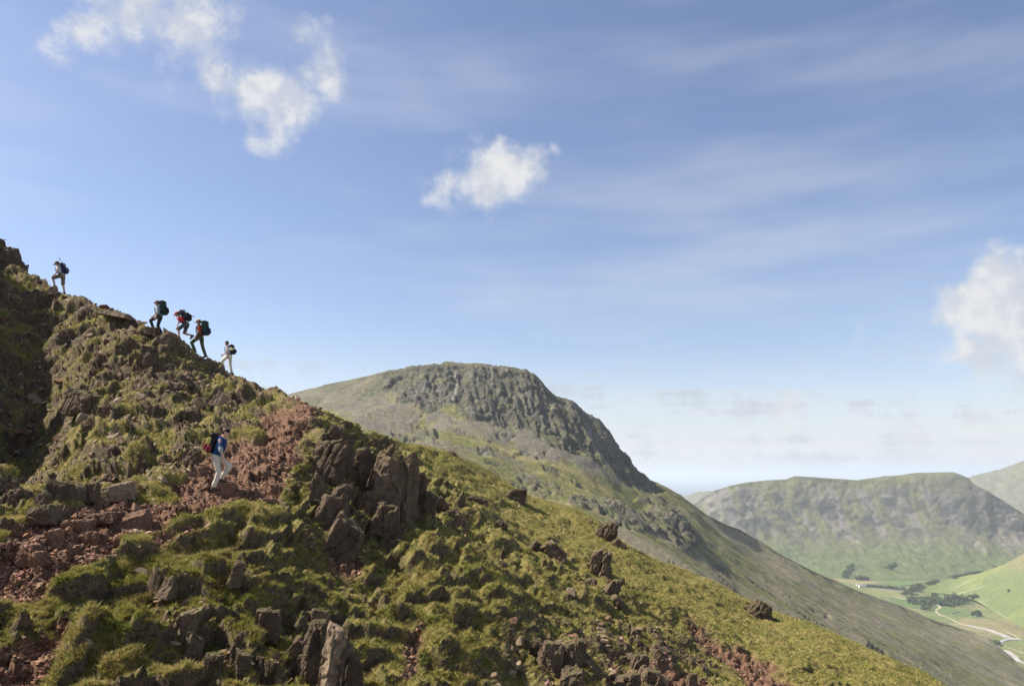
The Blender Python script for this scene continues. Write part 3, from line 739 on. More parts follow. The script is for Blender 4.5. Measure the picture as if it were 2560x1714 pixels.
RB = [(560, 1070, 1500), (754, 1005, 1400), (900, 1010, 1300), (1030, 1035, 1220), (1111, 1032, 1200), (1215, 1052, 1180), (1260, 1072, 1160), (1340, 1092, 1140), (1420, 1115, 1140), (1500, 1150, 1170), (1591, 1212, 1240),
    (1640, 1232, 1285), (1700, 1252, 1335), (1906, 1374, 1545), (2122, 1485, 1750), (2324, 1562, 2090), (2471, 1612, 2230), (2560, 1680, 1960), (2760, 1800, 1550)]
RC = [(560, 1120, 1150), (754, 1065, 1130), (966, 1110, 1000), (1111, 1110, 980), (1260, 1180, 950), (1420, 1235, 930), (1500, 1248, 950), (1591, 1280, 1000), (1700, 1310, 1080), (1906, 1430, 1200), (2122, 1540, 1350), (2324, 1620, 1500), (2560, 1722, 1600), (2760, 1850, 1400)]
RD = [(560, 1180, 850), (754, 1150, 850), (966, 1150, 820), (1111, 1180, 800), (1260, 1250, 780), (1420, 1292, 780), (1500, 1318, 790), (1591, 1345, 820), (1700, 1385, 880), (1906, 1500, 950), (2122, 1600, 1050), (2324, 1690, 1150), (2560, 1800, 1250), (2760, 1950, 1150)]
RE = [(560, 1260, 550), (754, 1250, 550), (1111, 1280, 520), (1420, 1400, 480), (1700, 1500, 480), (1906, 1600, 500), (2122, 1690, 560), (2324, 1780, 640), (2560, 1900, 750), (2760, 2050, 750)]
RF = [(u, v + 170, d * .55) for u, v, d in RE]
U, V, P = loft(us, [RF, RE, RD, RC, RB, CREST], [6, 34, 40, 52, 84], keep=(5,))
U, V, P = add_back(U, V, P, (12, 30, 60, 110, 200, 350, 600, 900), .5)
Nn = grid_normals(P)
z1 = lambda pts: [(740 + .4526 * a, 880 + .4526 * b) for a, b in pts]
wu = U + 9 * fbm(P / 60, 3, 301); wv = V + 7 * fbm(P / 60, 3, 305)
MAIN = z1([(560, 90), (640, 60), (800, 20), (1040, 20), (1270, 60), (1400, 170), (1560, 240), (1720, 350), (1820, 500), (1920, 620), (2000, 770), (1860, 755), (1760, 660), (1650, 610), (1560, 555), (1480, 525), (1350, 475), (1290, 430), (1100, 420),
    (1060, 350), (960, 375), (900, 330), (850, 285), (760, 320), (710, 320), (690, 280), (590, 285), (540, 225), (470, 205), (490, 130)])
crag = sstep(9, -9, in_poly(wu, wv, MAIN) + 8 * fbm(P / 25, 3, 303))
GULLY = [(740 + .4526 * a, 880 + .4526 * b, w) for a, b, w in [(770, 120, 3), (735, 200, 4), (700, 280, 5), (660, 380, 6), (640, 430, 8), (615, 480, 12), (600, 520, 12)]]
gully = sstep(5, -3, line_dist(wu, wv, GULLY))
low1 = sstep(4, -4, in_poly(wu, wv, z1([(1490, 800), (1600, 800), (1750, 830), (1880, 880), (2000, 915), (2130, 985), (2250, 1050), (2160, 1100), (2030, 1010), (1900, 990), (1780, 960), (1650, 880), (1530, 860)])))
low2 = sstep(4, -4, in_poly(wu, wv, z1([(1880, 820), (2000, 805), (2110, 895), (2250, 1045), (2110, 1000), (1980, 900)])))
low3 = sstep(4, -4, in_poly(wu, wv, z1([(1050, 600), (1190, 610), (1290, 650), (1360, 700), (1280, 790), (1190, 760), (1100, 660)])))
low4 = np.maximum.reduce([sstep(4, -3, in_poly(wu, wv, z1(q))) for q in ([(1000, 510), (1070, 515), (1080, 580), (1010, 570)], [(640, 400), (760, 410), (770, 480), (650, 480)], [(500, 430), (600, 430), (640, 490), (560, 500)], [(1370, 620), (1480, 640), (1450, 680), (1370, 660)], [(1690, 790), (1760, 800), (1740, 830)])])
crag2 = np.maximum.reduce([low1, low2, low3 * .6 * sstep(-.2, .3, fbm(P / 30, 3, 331) + .2), low4])
spot = sstep(.38, .55, fbm(P / 45, 4, 341)) * (1 - crag) * sstep(1500, 900, P[..., 1])
cr = np.maximum.reduce([crag, crag2, spot * .8, gully])
lat = P[..., 0] * .95 + P[..., 1] * .25; up = P[..., 2]
q1 = np.stack([lat / 34, up / 150, P[..., 1] / 160], -1); q2 = np.stack([lat / 12, up / 85, P[..., 1] / 95], -1); q3 = np.stack([lat / 5, up / 36, P[..., 1] / 40], -1)
wob = .75 * fbm(P / 45, 3, 351)[..., None]
var = sstep(-.5, .5, fbm(P / 55, 2, 367)); lz = pn(np.stack([lat / 70, up / 16, P[..., 1] / 80], -1) + wob * .5, 368)
rib = 3.0 * sstep(-.08, .08, lz) - 3 + (.45 + .9 * var) * (13 * np.abs(pn(q1 + wob, 361)) + 9 * np.abs(pn(q2 + wob, 362)) + 6.0 * np.abs(pn(q3 + wob, 363)) + 3.4 * np.abs(pn(q3 * 2.3, 364)) - 11)
qa, qb = cells(np.stack([lat / 19, up / 95, P[..., 1] / 110], -1) + wob * .4, 25); qc, qd = cells(np.stack([lat / 6, up / 38, P[..., 1] / 45], -1) + wob * .4, 26)
rib = rib * .7 + 9 * (qa - .5) + 3.5 * (qc - .5) - 2.5 * sstep(.12, 0, qb)
edge = 1 - .6 * (np.abs(np.arange(P.shape[0])[:, None] - (P.shape[0] - 9)) < 6)
disp = cr * rib * edge * np.where(crag > .5, 1, .75) - gully * 5 + (1 - cr) * (2.2 * fbm(P / 35, 4, 371) + 9 * fbm(P / 190, 2, 375)) * edge
disp = disp + low1 * 7 + low2 * 9
rpx = sstep(250, 700, P[..., 1])
PG = P + (Nn * .8 + np.array([-.0, -.2, .2])) * (disp * rpx)[..., None]
NN = grid_normals(PG)
n0 = fbm(P / 70, 4, 381); n1 = fbm(P / 22, 4, 385); n2 = fbm(P / 8, 3, 389)
# streaks running down the flank
sl = np.stack([(P[..., 0] * .25 + P[..., 1] * .95) / 26, (P[..., 2] + P[..., 0] * .64) / 60, P[..., 0] / 600], -1)
strk = fbm(sl, 4, 391)
G1, G2, SCR, RK, RKD = (.155, .155, .042), (.255, .215, .08), (.165, .142, .108), (.092, .086, .064), (.05, .048, .036)
col = np.broadcast_to(np.array(G1), P.shape).copy()
col = mixc(col, sstep(-.3, .5, strk + .3 * n0), G2)
scree = np.maximum.reduce([sstep(6, -6, in_poly(wu, wv, z1(q))) for q in (
    [(100, 240), (300, 230), (470, 250), (560, 280), (680, 290), (640, 390), (590, 430), (480, 430), (350, 400), (180, 310)], [(700, 330), (790, 300), (880, 340), (970, 385), (1060, 365), (1110, 420), (1040, 450), (860, 430), (720, 390)],
    [(1000, 430), (1290, 430), (1480, 525), (1660, 620), (1850, 760), (1780, 740), (1620, 660), (1500, 620), (1330, 590), (1200, 520), (1050, 470)])])
scree2 = sstep(-.05, .4, strk + .5 * n0 + .25) * sstep(1240, 1330, V) * .5
scree3 = sstep(.0, .35, n0 + .4 * n1) * .6
scrm = np.maximum.reduce([scree * sstep(-.55, .1, n1 + .3), scree2, scree3 * (U < 1500) * (V < 1200)])
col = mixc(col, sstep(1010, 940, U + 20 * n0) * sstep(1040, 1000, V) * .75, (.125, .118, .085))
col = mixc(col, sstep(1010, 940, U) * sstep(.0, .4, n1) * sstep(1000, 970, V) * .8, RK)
col = mixc(col, np.clip(scrm, 0, 1), SCR); col = mixc(col, sstep(1240, 1330, V) * np.clip(scree2, 0, 1) * .8, (.265, .225, .165))
col = mixc(col, sstep(.25, .6, n1 + .2 * n2) * .5 * (V < 1260), (.13, .14, .05))
steep = sstep(.80, .55, NN[..., 2])
rkm = np.clip(cr * (.45 + .55 * steep) + .7 * steep * cr, 0, 1) * sstep(-.7, -.1, n1 + .5)
col = mixc(col, np.clip(rkm * 1.2, 0, 1), RK)
col = mixc(col, cr * sstep(.1, .5, n1) * .6, RKD)
col = mixc(col, cr * sstep(.25, .55, n2 + .5 * n0) * .45, (.20, .185, .155))
col = mixc(col, cr * sstep(.15, .5, fbm(P / 28, 3, 399)) * sstep(.45, .75, NN[..., 2]) * .8, (.14, .145, .055))
for q in ([(1600, 370), (1625, 420), (1650, 500), (1690, 560), (1730, 620)], [(880, 90), (885, 180), (870, 250)]):
    col = mixc(col, sstep(3, -1, line_dist(wu * .3 + U * .7, wv * .3 + V * .7, [(740 + .4526 * a, 880 + .4526 * b, 2) for a, b in q])) * .8, (.27, .24, .20))
col *= (.82 + .16 * n2 + .10 * n1)[..., None]
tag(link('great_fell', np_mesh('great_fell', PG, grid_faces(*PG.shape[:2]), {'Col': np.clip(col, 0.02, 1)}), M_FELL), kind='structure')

# ---- fell across the valley
def dfloor(u, v): r = ray(u, v); return FLOOR / r[..., 2]
LAND = []
def far_fell(name, us, rows, segs, keep, colour, relief, seed):
    U, V, P = loft(us, rows, segs, keep=keep); U, V, P = add_back(U, V, P, (40, 100, 220, 500, 1000), .5)
    Nn = grid_normals(P)
    q1 = np.stack([P[..., 0] / 120, P[..., 1] / 180, P[..., 2] / 120], -1)
    d = relief * (22 * np.abs(pn(q1, seed)) + 12 * np.abs(pn(q1 * 2.7, seed + 1)) + 6 * np.abs(pn(q1 * 6.1, seed + 2)) - 12)
    edge = np.ones(P.shape[0])[:, None]; edge[-8:] = .3
    env = sstep(0, 40, P[..., 2] - FLOOR)
    PG = P + (Nn * .8 + np.array([0, -.2, .2])) * (d * edge * env)[..., None]
    NN = grid_normals(PG)
    c = colour(U, V, P, NN)
    if name in ('valley_fell', 'green_spur'): LAND.append(BVHTree.FromPolygons(PG.reshape(-1, 3).tolist(), grid_faces(*PG.shape[:2]).tolist()))
    return tag(link(name, np_mesh(name, PG, grid_faces(*PG.shape[:2]), {'Col': np.clip(c, .02, 1)}), M_FELL), kind='structure')
C2 = [(1600, 1330, 4800), (1690, 1285, 4800), (1737, 1257, 4800), (1788, 1224, 4700), (1847, 1208, 4750), (1906, 1200, 4750), (1964, 1197, 4750), (1986, 1189, 4700), (2030, 1191, 4700), (2141, 1199, 4700), (2214, 1190, 4650), (2288, 1182, 4600),
      (2340, 1180, 4550), (2383, 1180, 4500), (2420, 1193, 4450), (2438, 1210, 4400), (2471, 1228, 4400), (2508, 1250, 4400), (2560, 1283, 4400), (2700, 1350, 4300)]
K2 = [(1600, 1370, 4550), (1800, 1270, 4580), (2000, 1300, 4540), (2200, 1310, 4480), (2383, 1310, 4400), (2440, 1310, 4370), (2560, 1340, 4360), (2700, 1390, 4350)]
S2 = [(1600, 1410, 4330), (1800, 1350, 4360), (2000, 1375, 4320), (2200, 1375, 4270), (2400, 1375, 4240), (2560, 1390, 4200), (2700, 1410, 4200)]
B2 = [(u, v, float(dfloor(u, v))) for u, v in ((1600, 1442), (1800, 1442), (2000, 1438), (2150, 1452), (2300, 1452), (2450, 1445), (2700, 1440))]
def c_fell2(U, V, P, NN):
    n0 = fbm(P / 260, 4, 411); n1 = fbm(P / 90, 4, 415); n2 = fbm(P / 32, 3, 419)
    sl = np.stack([P[..., 0] / 60, P[..., 2] / 500, P[..., 1] / 900], -1); st = fbm(sl, 4, 421)
    vt = V + 14 * n0
    c = np.broadcast_to(np.array((.17, .165, .08)), P.shape).copy()
    c = mixc(c, sstep(1330, 1400, vt + 12 * st), (.13, .165, .062))
    bandv = sstep(1205, 1235, vt) * sstep(1385, 1300, vt)
    c = mixc(c, bandv * sstep(-.25, .35, st + .4 * n1 + .1) * .9, (.23, .205, .185))
    c = mixc(c, bandv * sstep(-.05, .35, n1 + .45 * n2) * .9, (.062, .066, .052))
    head = sstep(60, 0, np.hypot((U - 2395) / 1.0, (V - 1250) / 1.1) - 30)
    c = mixc(c, head * sstep(-.5, .2, n2) * .8, (.105, .105, .095))
    c = mixc(c, sstep(2400, 2450, U) * sstep(-.2, .3, st) * sstep(1400, 1350, V) * .7, (.30, .25, .21))
    c = mixc(c, sstep(.3, .5, st + .2 * n1) * sstep(1340, 1380, V) * sstep(1450, 1420, V) * sstep(2250, 2050, U) * .6, (.30, .21, .13))
    c = mixc(c, sstep(.25, .5, n0 + .2 * st) * sstep(1370, 1400, V) * .5, (.18, .20, .06))
    return c * (.70 + .20 * n2)[..., None]
far_fell('valley_fell', np.arange(1640, 2680, 2.9), [B2, S2, K2, C2], [36, 36, 46], (3,), c_fell2, .7, 431)
# ---- higher fell behind at the right edge, and a low hill far off at left
C3 = [(2300, 1290, 6200), (2400, 1200, 6200), (2440, 1186, 6200), (2500, 1172, 6150), (2560, 1150, 6100), (2700, 1095, 6000)]
B3 = [(u, v, d) for u, v, d in ((2300, 1400, 5400), (2440, 1330, 5300), (2560, 1330, 5200), (2700, 1320, 5200))]
def c_fell3(U, V, P, NN):
    n1 = fbm(P / 150, 4, 441); n2 = fbm(P / 50, 3, 442)
    c = np.broadcast_to(np.array((.135, .138, .085)), P.shape).copy()
    c = mixc(c, sstep(-.2, .4, n1) * .7, (.15, .145, .12)); c = mixc(c, sstep(.1, .5, n2) * .5, (.18, .16, .135))
    return c
far_fell('distant_fell', np.arange(2300, 2700, 4), [B3, C3], [40], (1,), c_fell3, 1.0, 451)
C4 = [(1560, 1300, 8200), (1680, 1250, 8200), (1715, 1238, 8200), (1750, 1228, 8200), (1790, 1226, 8200), (1840, 1232, 8200), (1950, 1260, 8200)]
B4 = [(u, v + 60, 7500) for u, v, d in C4]
far_fell('low_hill', np.arange(1560, 1950, 5), [B4, C4], [24], (1,), c_fell3, .8, 461)
# ---- green spur coming in from the right
C5 = [(2270, 1470, 3480), (2320, 1458, 3560), (2354, 1449, 3580), (2400, 1441, 3520), (2453, 1430, 3420), (2508, 1411, 3330), (2560, 1382, 3250), (2760, 1260, 3000)]
B5 = [(u, v, float(dfloor(u, v)) * 1.0) for u, v in ((2270, 1476), (2354, 1482), (2400, 1488), (2453, 1504), (2500, 1545), (2560, 1585), (2760, 1640))]
def c_spur(U, V, P, NN):
    n0 = fbm(P / 220, 3, 471); n1 = fbm(P / 60, 4, 472)
    c = np.broadcast_to(np.array((.125, .155, .052)), P.shape).copy()
    c = mixc(c, sstep(.0, .6, n0 + .3 * n1) * .7, (.19, .20, .065)); c = mixc(c, sstep(2440, 2560, U) * sstep(1450, 1400, V) * .6, (.22, .17, .09))
    for ln in ([(2390, 1466, 1.2), (2426, 1449, 1.2)], [(2392, 1484, 1.2), (2460, 1464, 1.2)], [(2446, 1500, 1), (2464, 1510, 1)], [(2496, 1530, 1), (2516, 1544, 1)]):
        c = mixc(c, sstep(1.5, -.5, line_dist(U, V, ln)) * .8, (.24, .23, .14))
    return c
far_fell('green_spur', np.arange(2270, 2760, 3), [B5, C5], [70], (1,), c_spur, .25, 481)

# ---- valley floor, out to the sea
az = np.linspace(-1.25, 1.25, 120); az = np.sort(np.concatenate([az, np.linspace(.2, .72, 300)])); rr = np.concatenate([np.geomspace(600, 1500, 12)[:-1], np.geomspace(1500, 5200, 200), np.geomspace(5400, 95000, 40)])
A_, R_ = np.meshgrid(az, rr)
PV = np.stack([R_ * np.sin(A_), R_ * np.cos(A_), np.full_like(A_, FLOOR)], -1)
n0 = fbm(PV / 180, 4, 501); n1 = fbm(PV / 60, 3, 505)
cvv, cev = cells(PV * np.array([1, .55, 1]) / 150 + .15 * fbm(PV / 300, 2, 507)[..., None], 21)
cv = np.broadcast_to(np.array((.115, .155, .05)), PV.shape).copy()
cv = mixc(cv, sstep(.35, .8, cvv) * .8, (.20, .195, .075)); cv = mixc(cv, sstep(.3, .0, cvv) * .8, (.085, .14, .035)); cv = mixc(cv, sstep(.88, .95, cvv) * .7, (.24, .20, .11))
cv = mixc(cv, sstep(-.1, .5, n0) * .5, (.20, .19, .075)); cv = mixc(cv, sstep(.2, .6, n1) * .5, (.09, .13, .04))
cv = mixc(cv, sstep(.30, .6, n0 - .3 * n1) * .6, (.22, .165, .09))
cv = mixc(cv, sstep(.035, .012, cev) * .7 * (R_ > 2300), (.10, .10, .075))
valley = tag(link('valley_floor', np_mesh('valley_floor', PV, grid_faces(*PV.shape[:2]), {'Col': np.clip(cv, .02, 1)}), M_FELL), kind='structure')
def m_sea(n, b, out):
    b.inputs['Base Color'].default_value = (.06, .09, .12, 1); b.inputs['Roughness'].default_value = .35
sr = np.geomspace(9500, 180000, 30); A2, R2 = np.meshgrid(np.linspace(-1.25, 1.25, 120), sr)
tag(link('sea', np_mesh('sea', np.stack([R2 * np.sin(A2), R2 * np.cos(A2), np.full_like(A2, FLOOR + 2.5)], -1), grid_faces(*A2.shape)), material('sea', m_sea)), kind='structure')

def ribbon(name, pts, mat, dz, kind='structure', sub=8):
    """a strip lying on the valley floor along (u, v, half width px)"""
    pts = np.array(pts, float); t = np.linspace(0, len(pts) - 1, (len(pts) - 1) * sub + 1); ii = np.arange(len(pts))
    u, v, w = (np.interp(t, ii, pts[:, k]) for k in range(3))
    u = gsm(u, 2); v = gsm(v, 2)
    P = ray(u, v) * (((FLOOR + dz) / ray(u, v)[:, 2])[:, None])
    T = np.gradient(P, axis=0); T[:, 2] = 0; T /= np.linalg.norm(T, axis=1)[:, None]; S_ = np.stack([-T[:, 1], T[:, 0], T[:, 2] * 0], -1)
    hw = w * P[:, 1] / FPX * (1 + .35 * pn(P / 40, 511))
    L_ = P + S_ * hw[:, None]; R = P - S_ * hw[:, None]
    V = np.stack([L_, P, R], 1)
    return tag(link(name, np_mesh(name, V.reshape(-1, 3), grid_faces(len(P), 3)), mat), kind=kind)
z2 = lambda pts: [(2100 + .1964 * a, 1400 + .1964 * b, w) for a, b, w in pts]
M_GRAVEL = plain('gravel', (.34, .31, .28), .9, .2, .05); M_TRACK = plain('track', (.42, .36, .25), .9, .15, .05); M_WATER = plain('beck', (.25, .28, .32), .2, .1, .05)
ribbon('gravel_bed', z2([(1560, 815, 3), (1650, 830, 6), (1760, 855, 9), (1900, 885, 9), (2050, 940, 8), (2150, 985, 8), (2250, 1000, 8), (2330, 1010, 6)]), M_GRAVEL, .6)
ribbon('gravel_bed', z2([(2210, 1000, 6), (2110, 1005, 5), (2030, 1045, 6), (2000, 1095, 5)]), M_GRAVEL, .9)
ribbon('gravel_bed', z2([(2080, 1135, 4), (2150, 1165, 7), (2200, 1215, 9), (2250, 1275, 8), (2340, 1300, 8), (2450, 1330, 8)]), M_GRAVEL, .6)
ribbon('stream', z2([(2010, 1080, 3), (2040, 1045, 3), (2110, 1010, 3), (2200, 995, 3)]), M_WATER, 1.4)
ribbon('track', z2([(1235, 560, 2), (1285, 600, 2), (1205, 630, 2), (1260, 690, 2), (1400, 735, 2), (1500, 790, 2), (1600, 830, 2)]), M_TRACK, .7)
ribbon('track', z2([(2040, 880, 1.6), (2150, 920, 1.6), (2240, 965, 1.6), (2300, 1005, 1.6)]), M_TRACK, 1.6)
ribbon('track', z2([(2060, 1080, 1.4), (2180, 1120, 1.4), (2280, 1160, 1.4), (2342, 1190, 1.4)]), M_TRACK, .7)
ribbon('track', z2([(1080, 365, 1.2), (1130, 385, 1.2), (1150, 410, 1.2)]), M_TRACK, .7)

# ---- valley trees
def crown_mesh(seed, n=420):
    r = np.random.default_rng(seed)
    lob = r.normal(size=(7, 3)) * np.array([.42, .42, .28]); lr = r.uniform(.38, .6, 7)
    k = r.integers(0, 7, n); q = r.normal(size=(n, 3)); q /= np.linalg.norm(q, axis=1)[:, None]
    c = lob[k] + q * (lr[k] * r.uniform(.75, 1.05, n))[:, None]; c[:, 2] = c[:, 2] * .8 + .62
    a = r.normal(size=(n, 3)); a /= np.linalg.norm(a, axis=1)[:, None]; b = np.cross(a, q + .3 * r.normal(size=(n, 3))); b /= np.linalg.norm(b, axis=1)[:, None] + 1e-9
    s = r.uniform(.09, .19, n)[:, None]
    V = np.stack([c - a * s, c - b * s * .8, c + a * s, c + b * s * .8], 1).reshape(-1, 3)
    return np_mesh('crown', V, np.arange(n * 4).reshape(n, 4), smooth=False)
def trunk_mesh(seed):
    r = random.Random(seed); V, F = [], []
    def tube(p, q, r0, r1, m=6):
        b = len(V)
        for (c, rad) in ((p, r0), (q, r1)):
            for k in range(m): V.append((c[0] + rad * math.cos(k * 6.283 / m), c[1] + rad * math.sin(k * 6.283 / m), c[2]))
        for k in range(m): F.append((b + k, b + (k + 1) % m, b + m + (k + 1) % m, b + m + k))
    tube((0, 0, -.05), (0, 0, .4), .075, .05)
    for k in range(5):
        a = k * 1.26 + r.random(); tube((0, 0, .3 + .02 * k), (.4 * math.cos(a), .4 * math.sin(a), .72 + .1 * r.random()), .035, .012)
    return np_mesh('trunk', V, F)
def m_leaf(n, b, out):
    pos = n.new('ShaderNodeNewGeometry').outputs['Position']; rnd = n.new('ShaderNodeObjectInfo').outputs['Random']
    c = n.mix(n.ramp(n.noise(pos, .25, 3), .3, .7), (.030, .052, .018), (.07, .10, .03))
    n.put(b.inputs['Base Color'], n.mix(n.math('MULTIPLY', rnd, .5), c, (.06, .085, .035)))
M_LEAF = material('leaves', m_leaf); M_BARK = plain('bark', (.12, .09, .06))
CROWNS = [crown_mesh(k) for k in range(5)]; TRUNKS = [trunk_mesh(k) for k in range(3)]
for m_ in CROWNS: m_.materials.append(M_LEAF)
for m_ in TRUNKS: m_.materials.append(M_BARK)
tr = random.Random(4)
def on_floor(u, v): r = ray(u, v); return Vector(r * (FLOOR / r[2]))
def on_land(u, v):
    """lowest visible land at a pixel: spur or valley fell or floor"""
    d = Vector(ray(u, v)).normalized(); best = on_floor(u, v)
    for bv in LAND:
        h = bv.ray_cast(Vector((0, 0, 0)), d)
        if h[0] is not None and h[0].length < best.length: best = h[0]
    return best
def tree(label, u, v, w, h, group=None, name='tree'):
    p = on_land(u, v); k = p.y / FPX
    t = empty(name, p, tr.random() * 6.28); i = tr.randrange(5)
    t.scale = (w * k * .62, w * k * .62, h * k * .8)
    c = link('crown', CROWNS[i], None, t); link('trunk', TRUNKS[i % 3], None, t)
    return tag(t, label, 'tree', group)
ROWS = {}
def row(place, u, v, w, h, group): ROWS.setdefault(place, []).append((u, tree('x', u, v, w, h, group)))
tree('round dark tree left of the white farmhouse', 2280, 1508, 19, 20)
tree('spreading dark tree behind the white farmhouse', 2314, 1508, 26, 20)
tree('second spreading tree at the right of the white farmhouse', 2330, 1507, 16, 18)
tree('round bush-like tree in front of the white farmhouse', 2310, 1523, 17, 14)
tree('lone dark conical tree on the green field at right', 2444, 1539, 16, 16)
tree('tiny lone bush high on the green spur', 2521, 1479, 7, 6)
tree('bush beside the grey stream bed', 2490, 1611, 20, 12)
tree('small bush left of the stream-side bush', 2480, 1609, 12, 9)
tree('small round tree above the farm copse', 2338, 1492, 14, 12)
tree('small tree on the slope over the farm copse', 2388, 1488, 11, 9)
for (u, v, w, h) in [(2347, 1508, 18, 16), (2362, 1512, 20, 16), (2375, 1507, 22, 20), (2388, 1508, 22, 22), (2370, 1515, 20, 14), (2392, 1513, 20, 15), (2352, 1511, 16, 13)]:
    row('the dense copse right of the farmhouse', u, v, w, h, 'trees of the farm copse')
for (u, v, w, h) in [(2405, 1505, 14, 12), (2414, 1503, 14, 12), (2424, 1499, 14, 11), (2433, 1496, 14, 10), (2441, 1493, 10, 8)]:
    row('the row climbing right from the farm copse', u, v, w, h, 'tree row beyond the copse')
for i in range(15):
    u = 2168 + i * 6.7; row('the dark field-edge row across the valley', u, 1466 + i * .55 + tr.random(), 10, 6 + 2 * tr.random(), 'field-edge tree row')
for (u, v, w, h) in [(2142, 1448, 14, 9), (2152, 1448, 14, 10), (2161, 1448, 14, 9), (2167, 1449, 10, 8)]:
    row('the small dark wood under the far scree', u, v, w, h, 'small wood under the scree')
for i in range(9):
    u = 2110 + (i % 5) * 5 + (i // 5) * 4; row('the dark slanting plantation on the far slope', u, 1440 - (i % 5) * 6 + (i // 5) * 3, 9, 9, 'slanting plantation')
for i in range(12):
    u = 2382 + i * 6; row('the dark wood along the foot of the far fell', u, 1444 - i * 1.2 + tr.random(), 10, 6, 'wood at the foot of the far fell')
for (u, v, w, h) in [(2224, 1422, 12, 8), (2234, 1416, 14, 9), (2240, 1412, 8, 7), (2228, 1417, 9, 7)]:
    row('the small clump high on the green far slope', u, v, w, h, 'clump on the far slope')
for (u, v, w, h) in [(2265, 1484, 16, 8), (2273, 1482, 12, 8), (2258, 1486, 12, 6), (2284, 1487, 10, 6)]:
    row('the low hedge behind the farmhouse meadow', u, v, w, h, 'hedge behind the meadow')
for (u, v, w, h) in [(2293, 1465, 10, 6), (2300, 1463, 12, 6), (2320, 1460, 10, 6), (2330, 1457, 12, 7), (2338, 1454, 10, 6), (2278, 1467, 8, 5)]:
    row('the hedge along the far lane', u, v, w, h, 'hedge along the far lane')

ORD = 'first second third fourth fifth sixth seventh eighth ninth tenth eleventh twelfth thirteenth fourteenth fifteenth'.split()
for place, lst in ROWS.items():
    for i, (u, t) in enumerate(sorted(lst, key=lambda q: q[0])): t['label'] = ORD[i] + ' tree from the left in ' + place
# ---- buildings in the valley
M_WHITE = plain('whitewash', (.80, .79, .76), .8, .04, .4); M_SLATE = plain('slate', (.22, .20, .21), .8, .2, .5); M_PANE = plain('window_pane', (.03, .035, .04), .2, .1)
def house(name, label, u, v, wpx, rz, L_, wings):
    p = on_floor(u, v); k = p.y / FPX; t = empty(name, p, rz)
    sc = wpx * k / L_
    for (x0, x1, y0, y1, hh, ro) in wings:
        x0, x1, y0, y1, hh, ro = (q * sc for q in (x0, x1, y0, y1, hh, ro)); e = .35 * sc; ym = (y0 + y1) / 2
        Vw = [(x0, y0, -1), (x1, y0, -1), (x1, y1, -1), (x0, y1, -1), (x0, y0, hh), (x1, y0, hh), (x1, y1, hh), (x0, y1, hh), (x0, ym, hh + ro * .94), (x1, ym, hh + ro * .94)]
        me = bpy.data.meshes.new('wall'); me.from_pydata(Vw, [], [(0, 1, 5, 4), (1, 2, 6, 9, 5), (2, 3, 7, 6), (3, 0, 4, 8, 7)]); link('wall', me, M_WHITE, t)
        Vr = [(x0 - e, y0 - e, hh - e * .6), (x1 + e, y0 - e, hh - e * .6), (x1 + e, ym, hh + ro), (x0 - e, ym, hh + ro), (x0 - e, y1 + e, hh - e * .6), (x1 + e, y1 + e, hh - e * .6)]
        Vr += [(a, b, c + .3 * sc) for a, b, c in Vr]
        me = bpy.data.meshes.new('roof'); me.from_pydata(Vr, [], [(0, 1, 2, 3), (3, 2, 5, 4), (6, 7, 8, 9), (9, 8, 11, 10), (0, 1, 7, 6), (4, 5, 11, 10), (0, 3, 9, 6), (3, 4, 10, 9), (1, 2, 8, 7), (2, 5, 11, 8)])
        rf = link('roof', me, M_SLATE, t)
        for cx in (x0 + .6 * sc, x1 - .6 * sc):
            bm = bmesh.new(); bmesh.ops.create_cube(bm, size=1, matrix=Matrix.Translation((cx, ym, hh + ro + .3 * sc)) @ Matrix.Diagonal((.8 * sc, .6 * sc, 1.8 * sc, 1)))
            me = bpy.data.meshes.new('chimney'); bm.to_mesh(me); bm.free(); link('chimney', me, M_WHITE, rf)
        nwin = max(2, int((x1 - x0) / sc / 2.6))
        for zi in (.25, .68):
            for wi in range(nwin):
                cx = x0 + (wi + .5) * (x1 - x0) / nwin
                bm = bmesh.new(); bmesh.ops.create_cube(bm, size=1, matrix=Matrix.Translation((cx, y0 - .04 * sc, hh * zi + .2 * sc)) @ Matrix.Diagonal((.9 * sc, .14 * sc, 1.1 * sc, 1)))
                me = bpy.data.meshes.new('window'); bm.to_mesh(me); bm.free(); link('window', me, M_PANE, t)
    return tag(t, label, 'building')
house('farmhouse', 'white farmhouse with low barn among the valley trees', 2302, 1507, 23, .12, 20, [(-10, 0, -3, 3, 4.6, 2.6), (0.4, 10, -3.4, 2.6, 3.0, 2.2)])
house('white_house', 'long white house at the end of the field-edge tree row', 2156, 1467, 17, .05, 18, [(-9, 1, -3, 3, 4.5, 2.5), (1.4, 9, -3, 3, 3.4, 2.2)])
house('white_cottage', 'small white cottage left of the long white house', 2144, 1463, 6, .05, 8, [(-4, 4, -3, 3, 3.4, 2.4)])

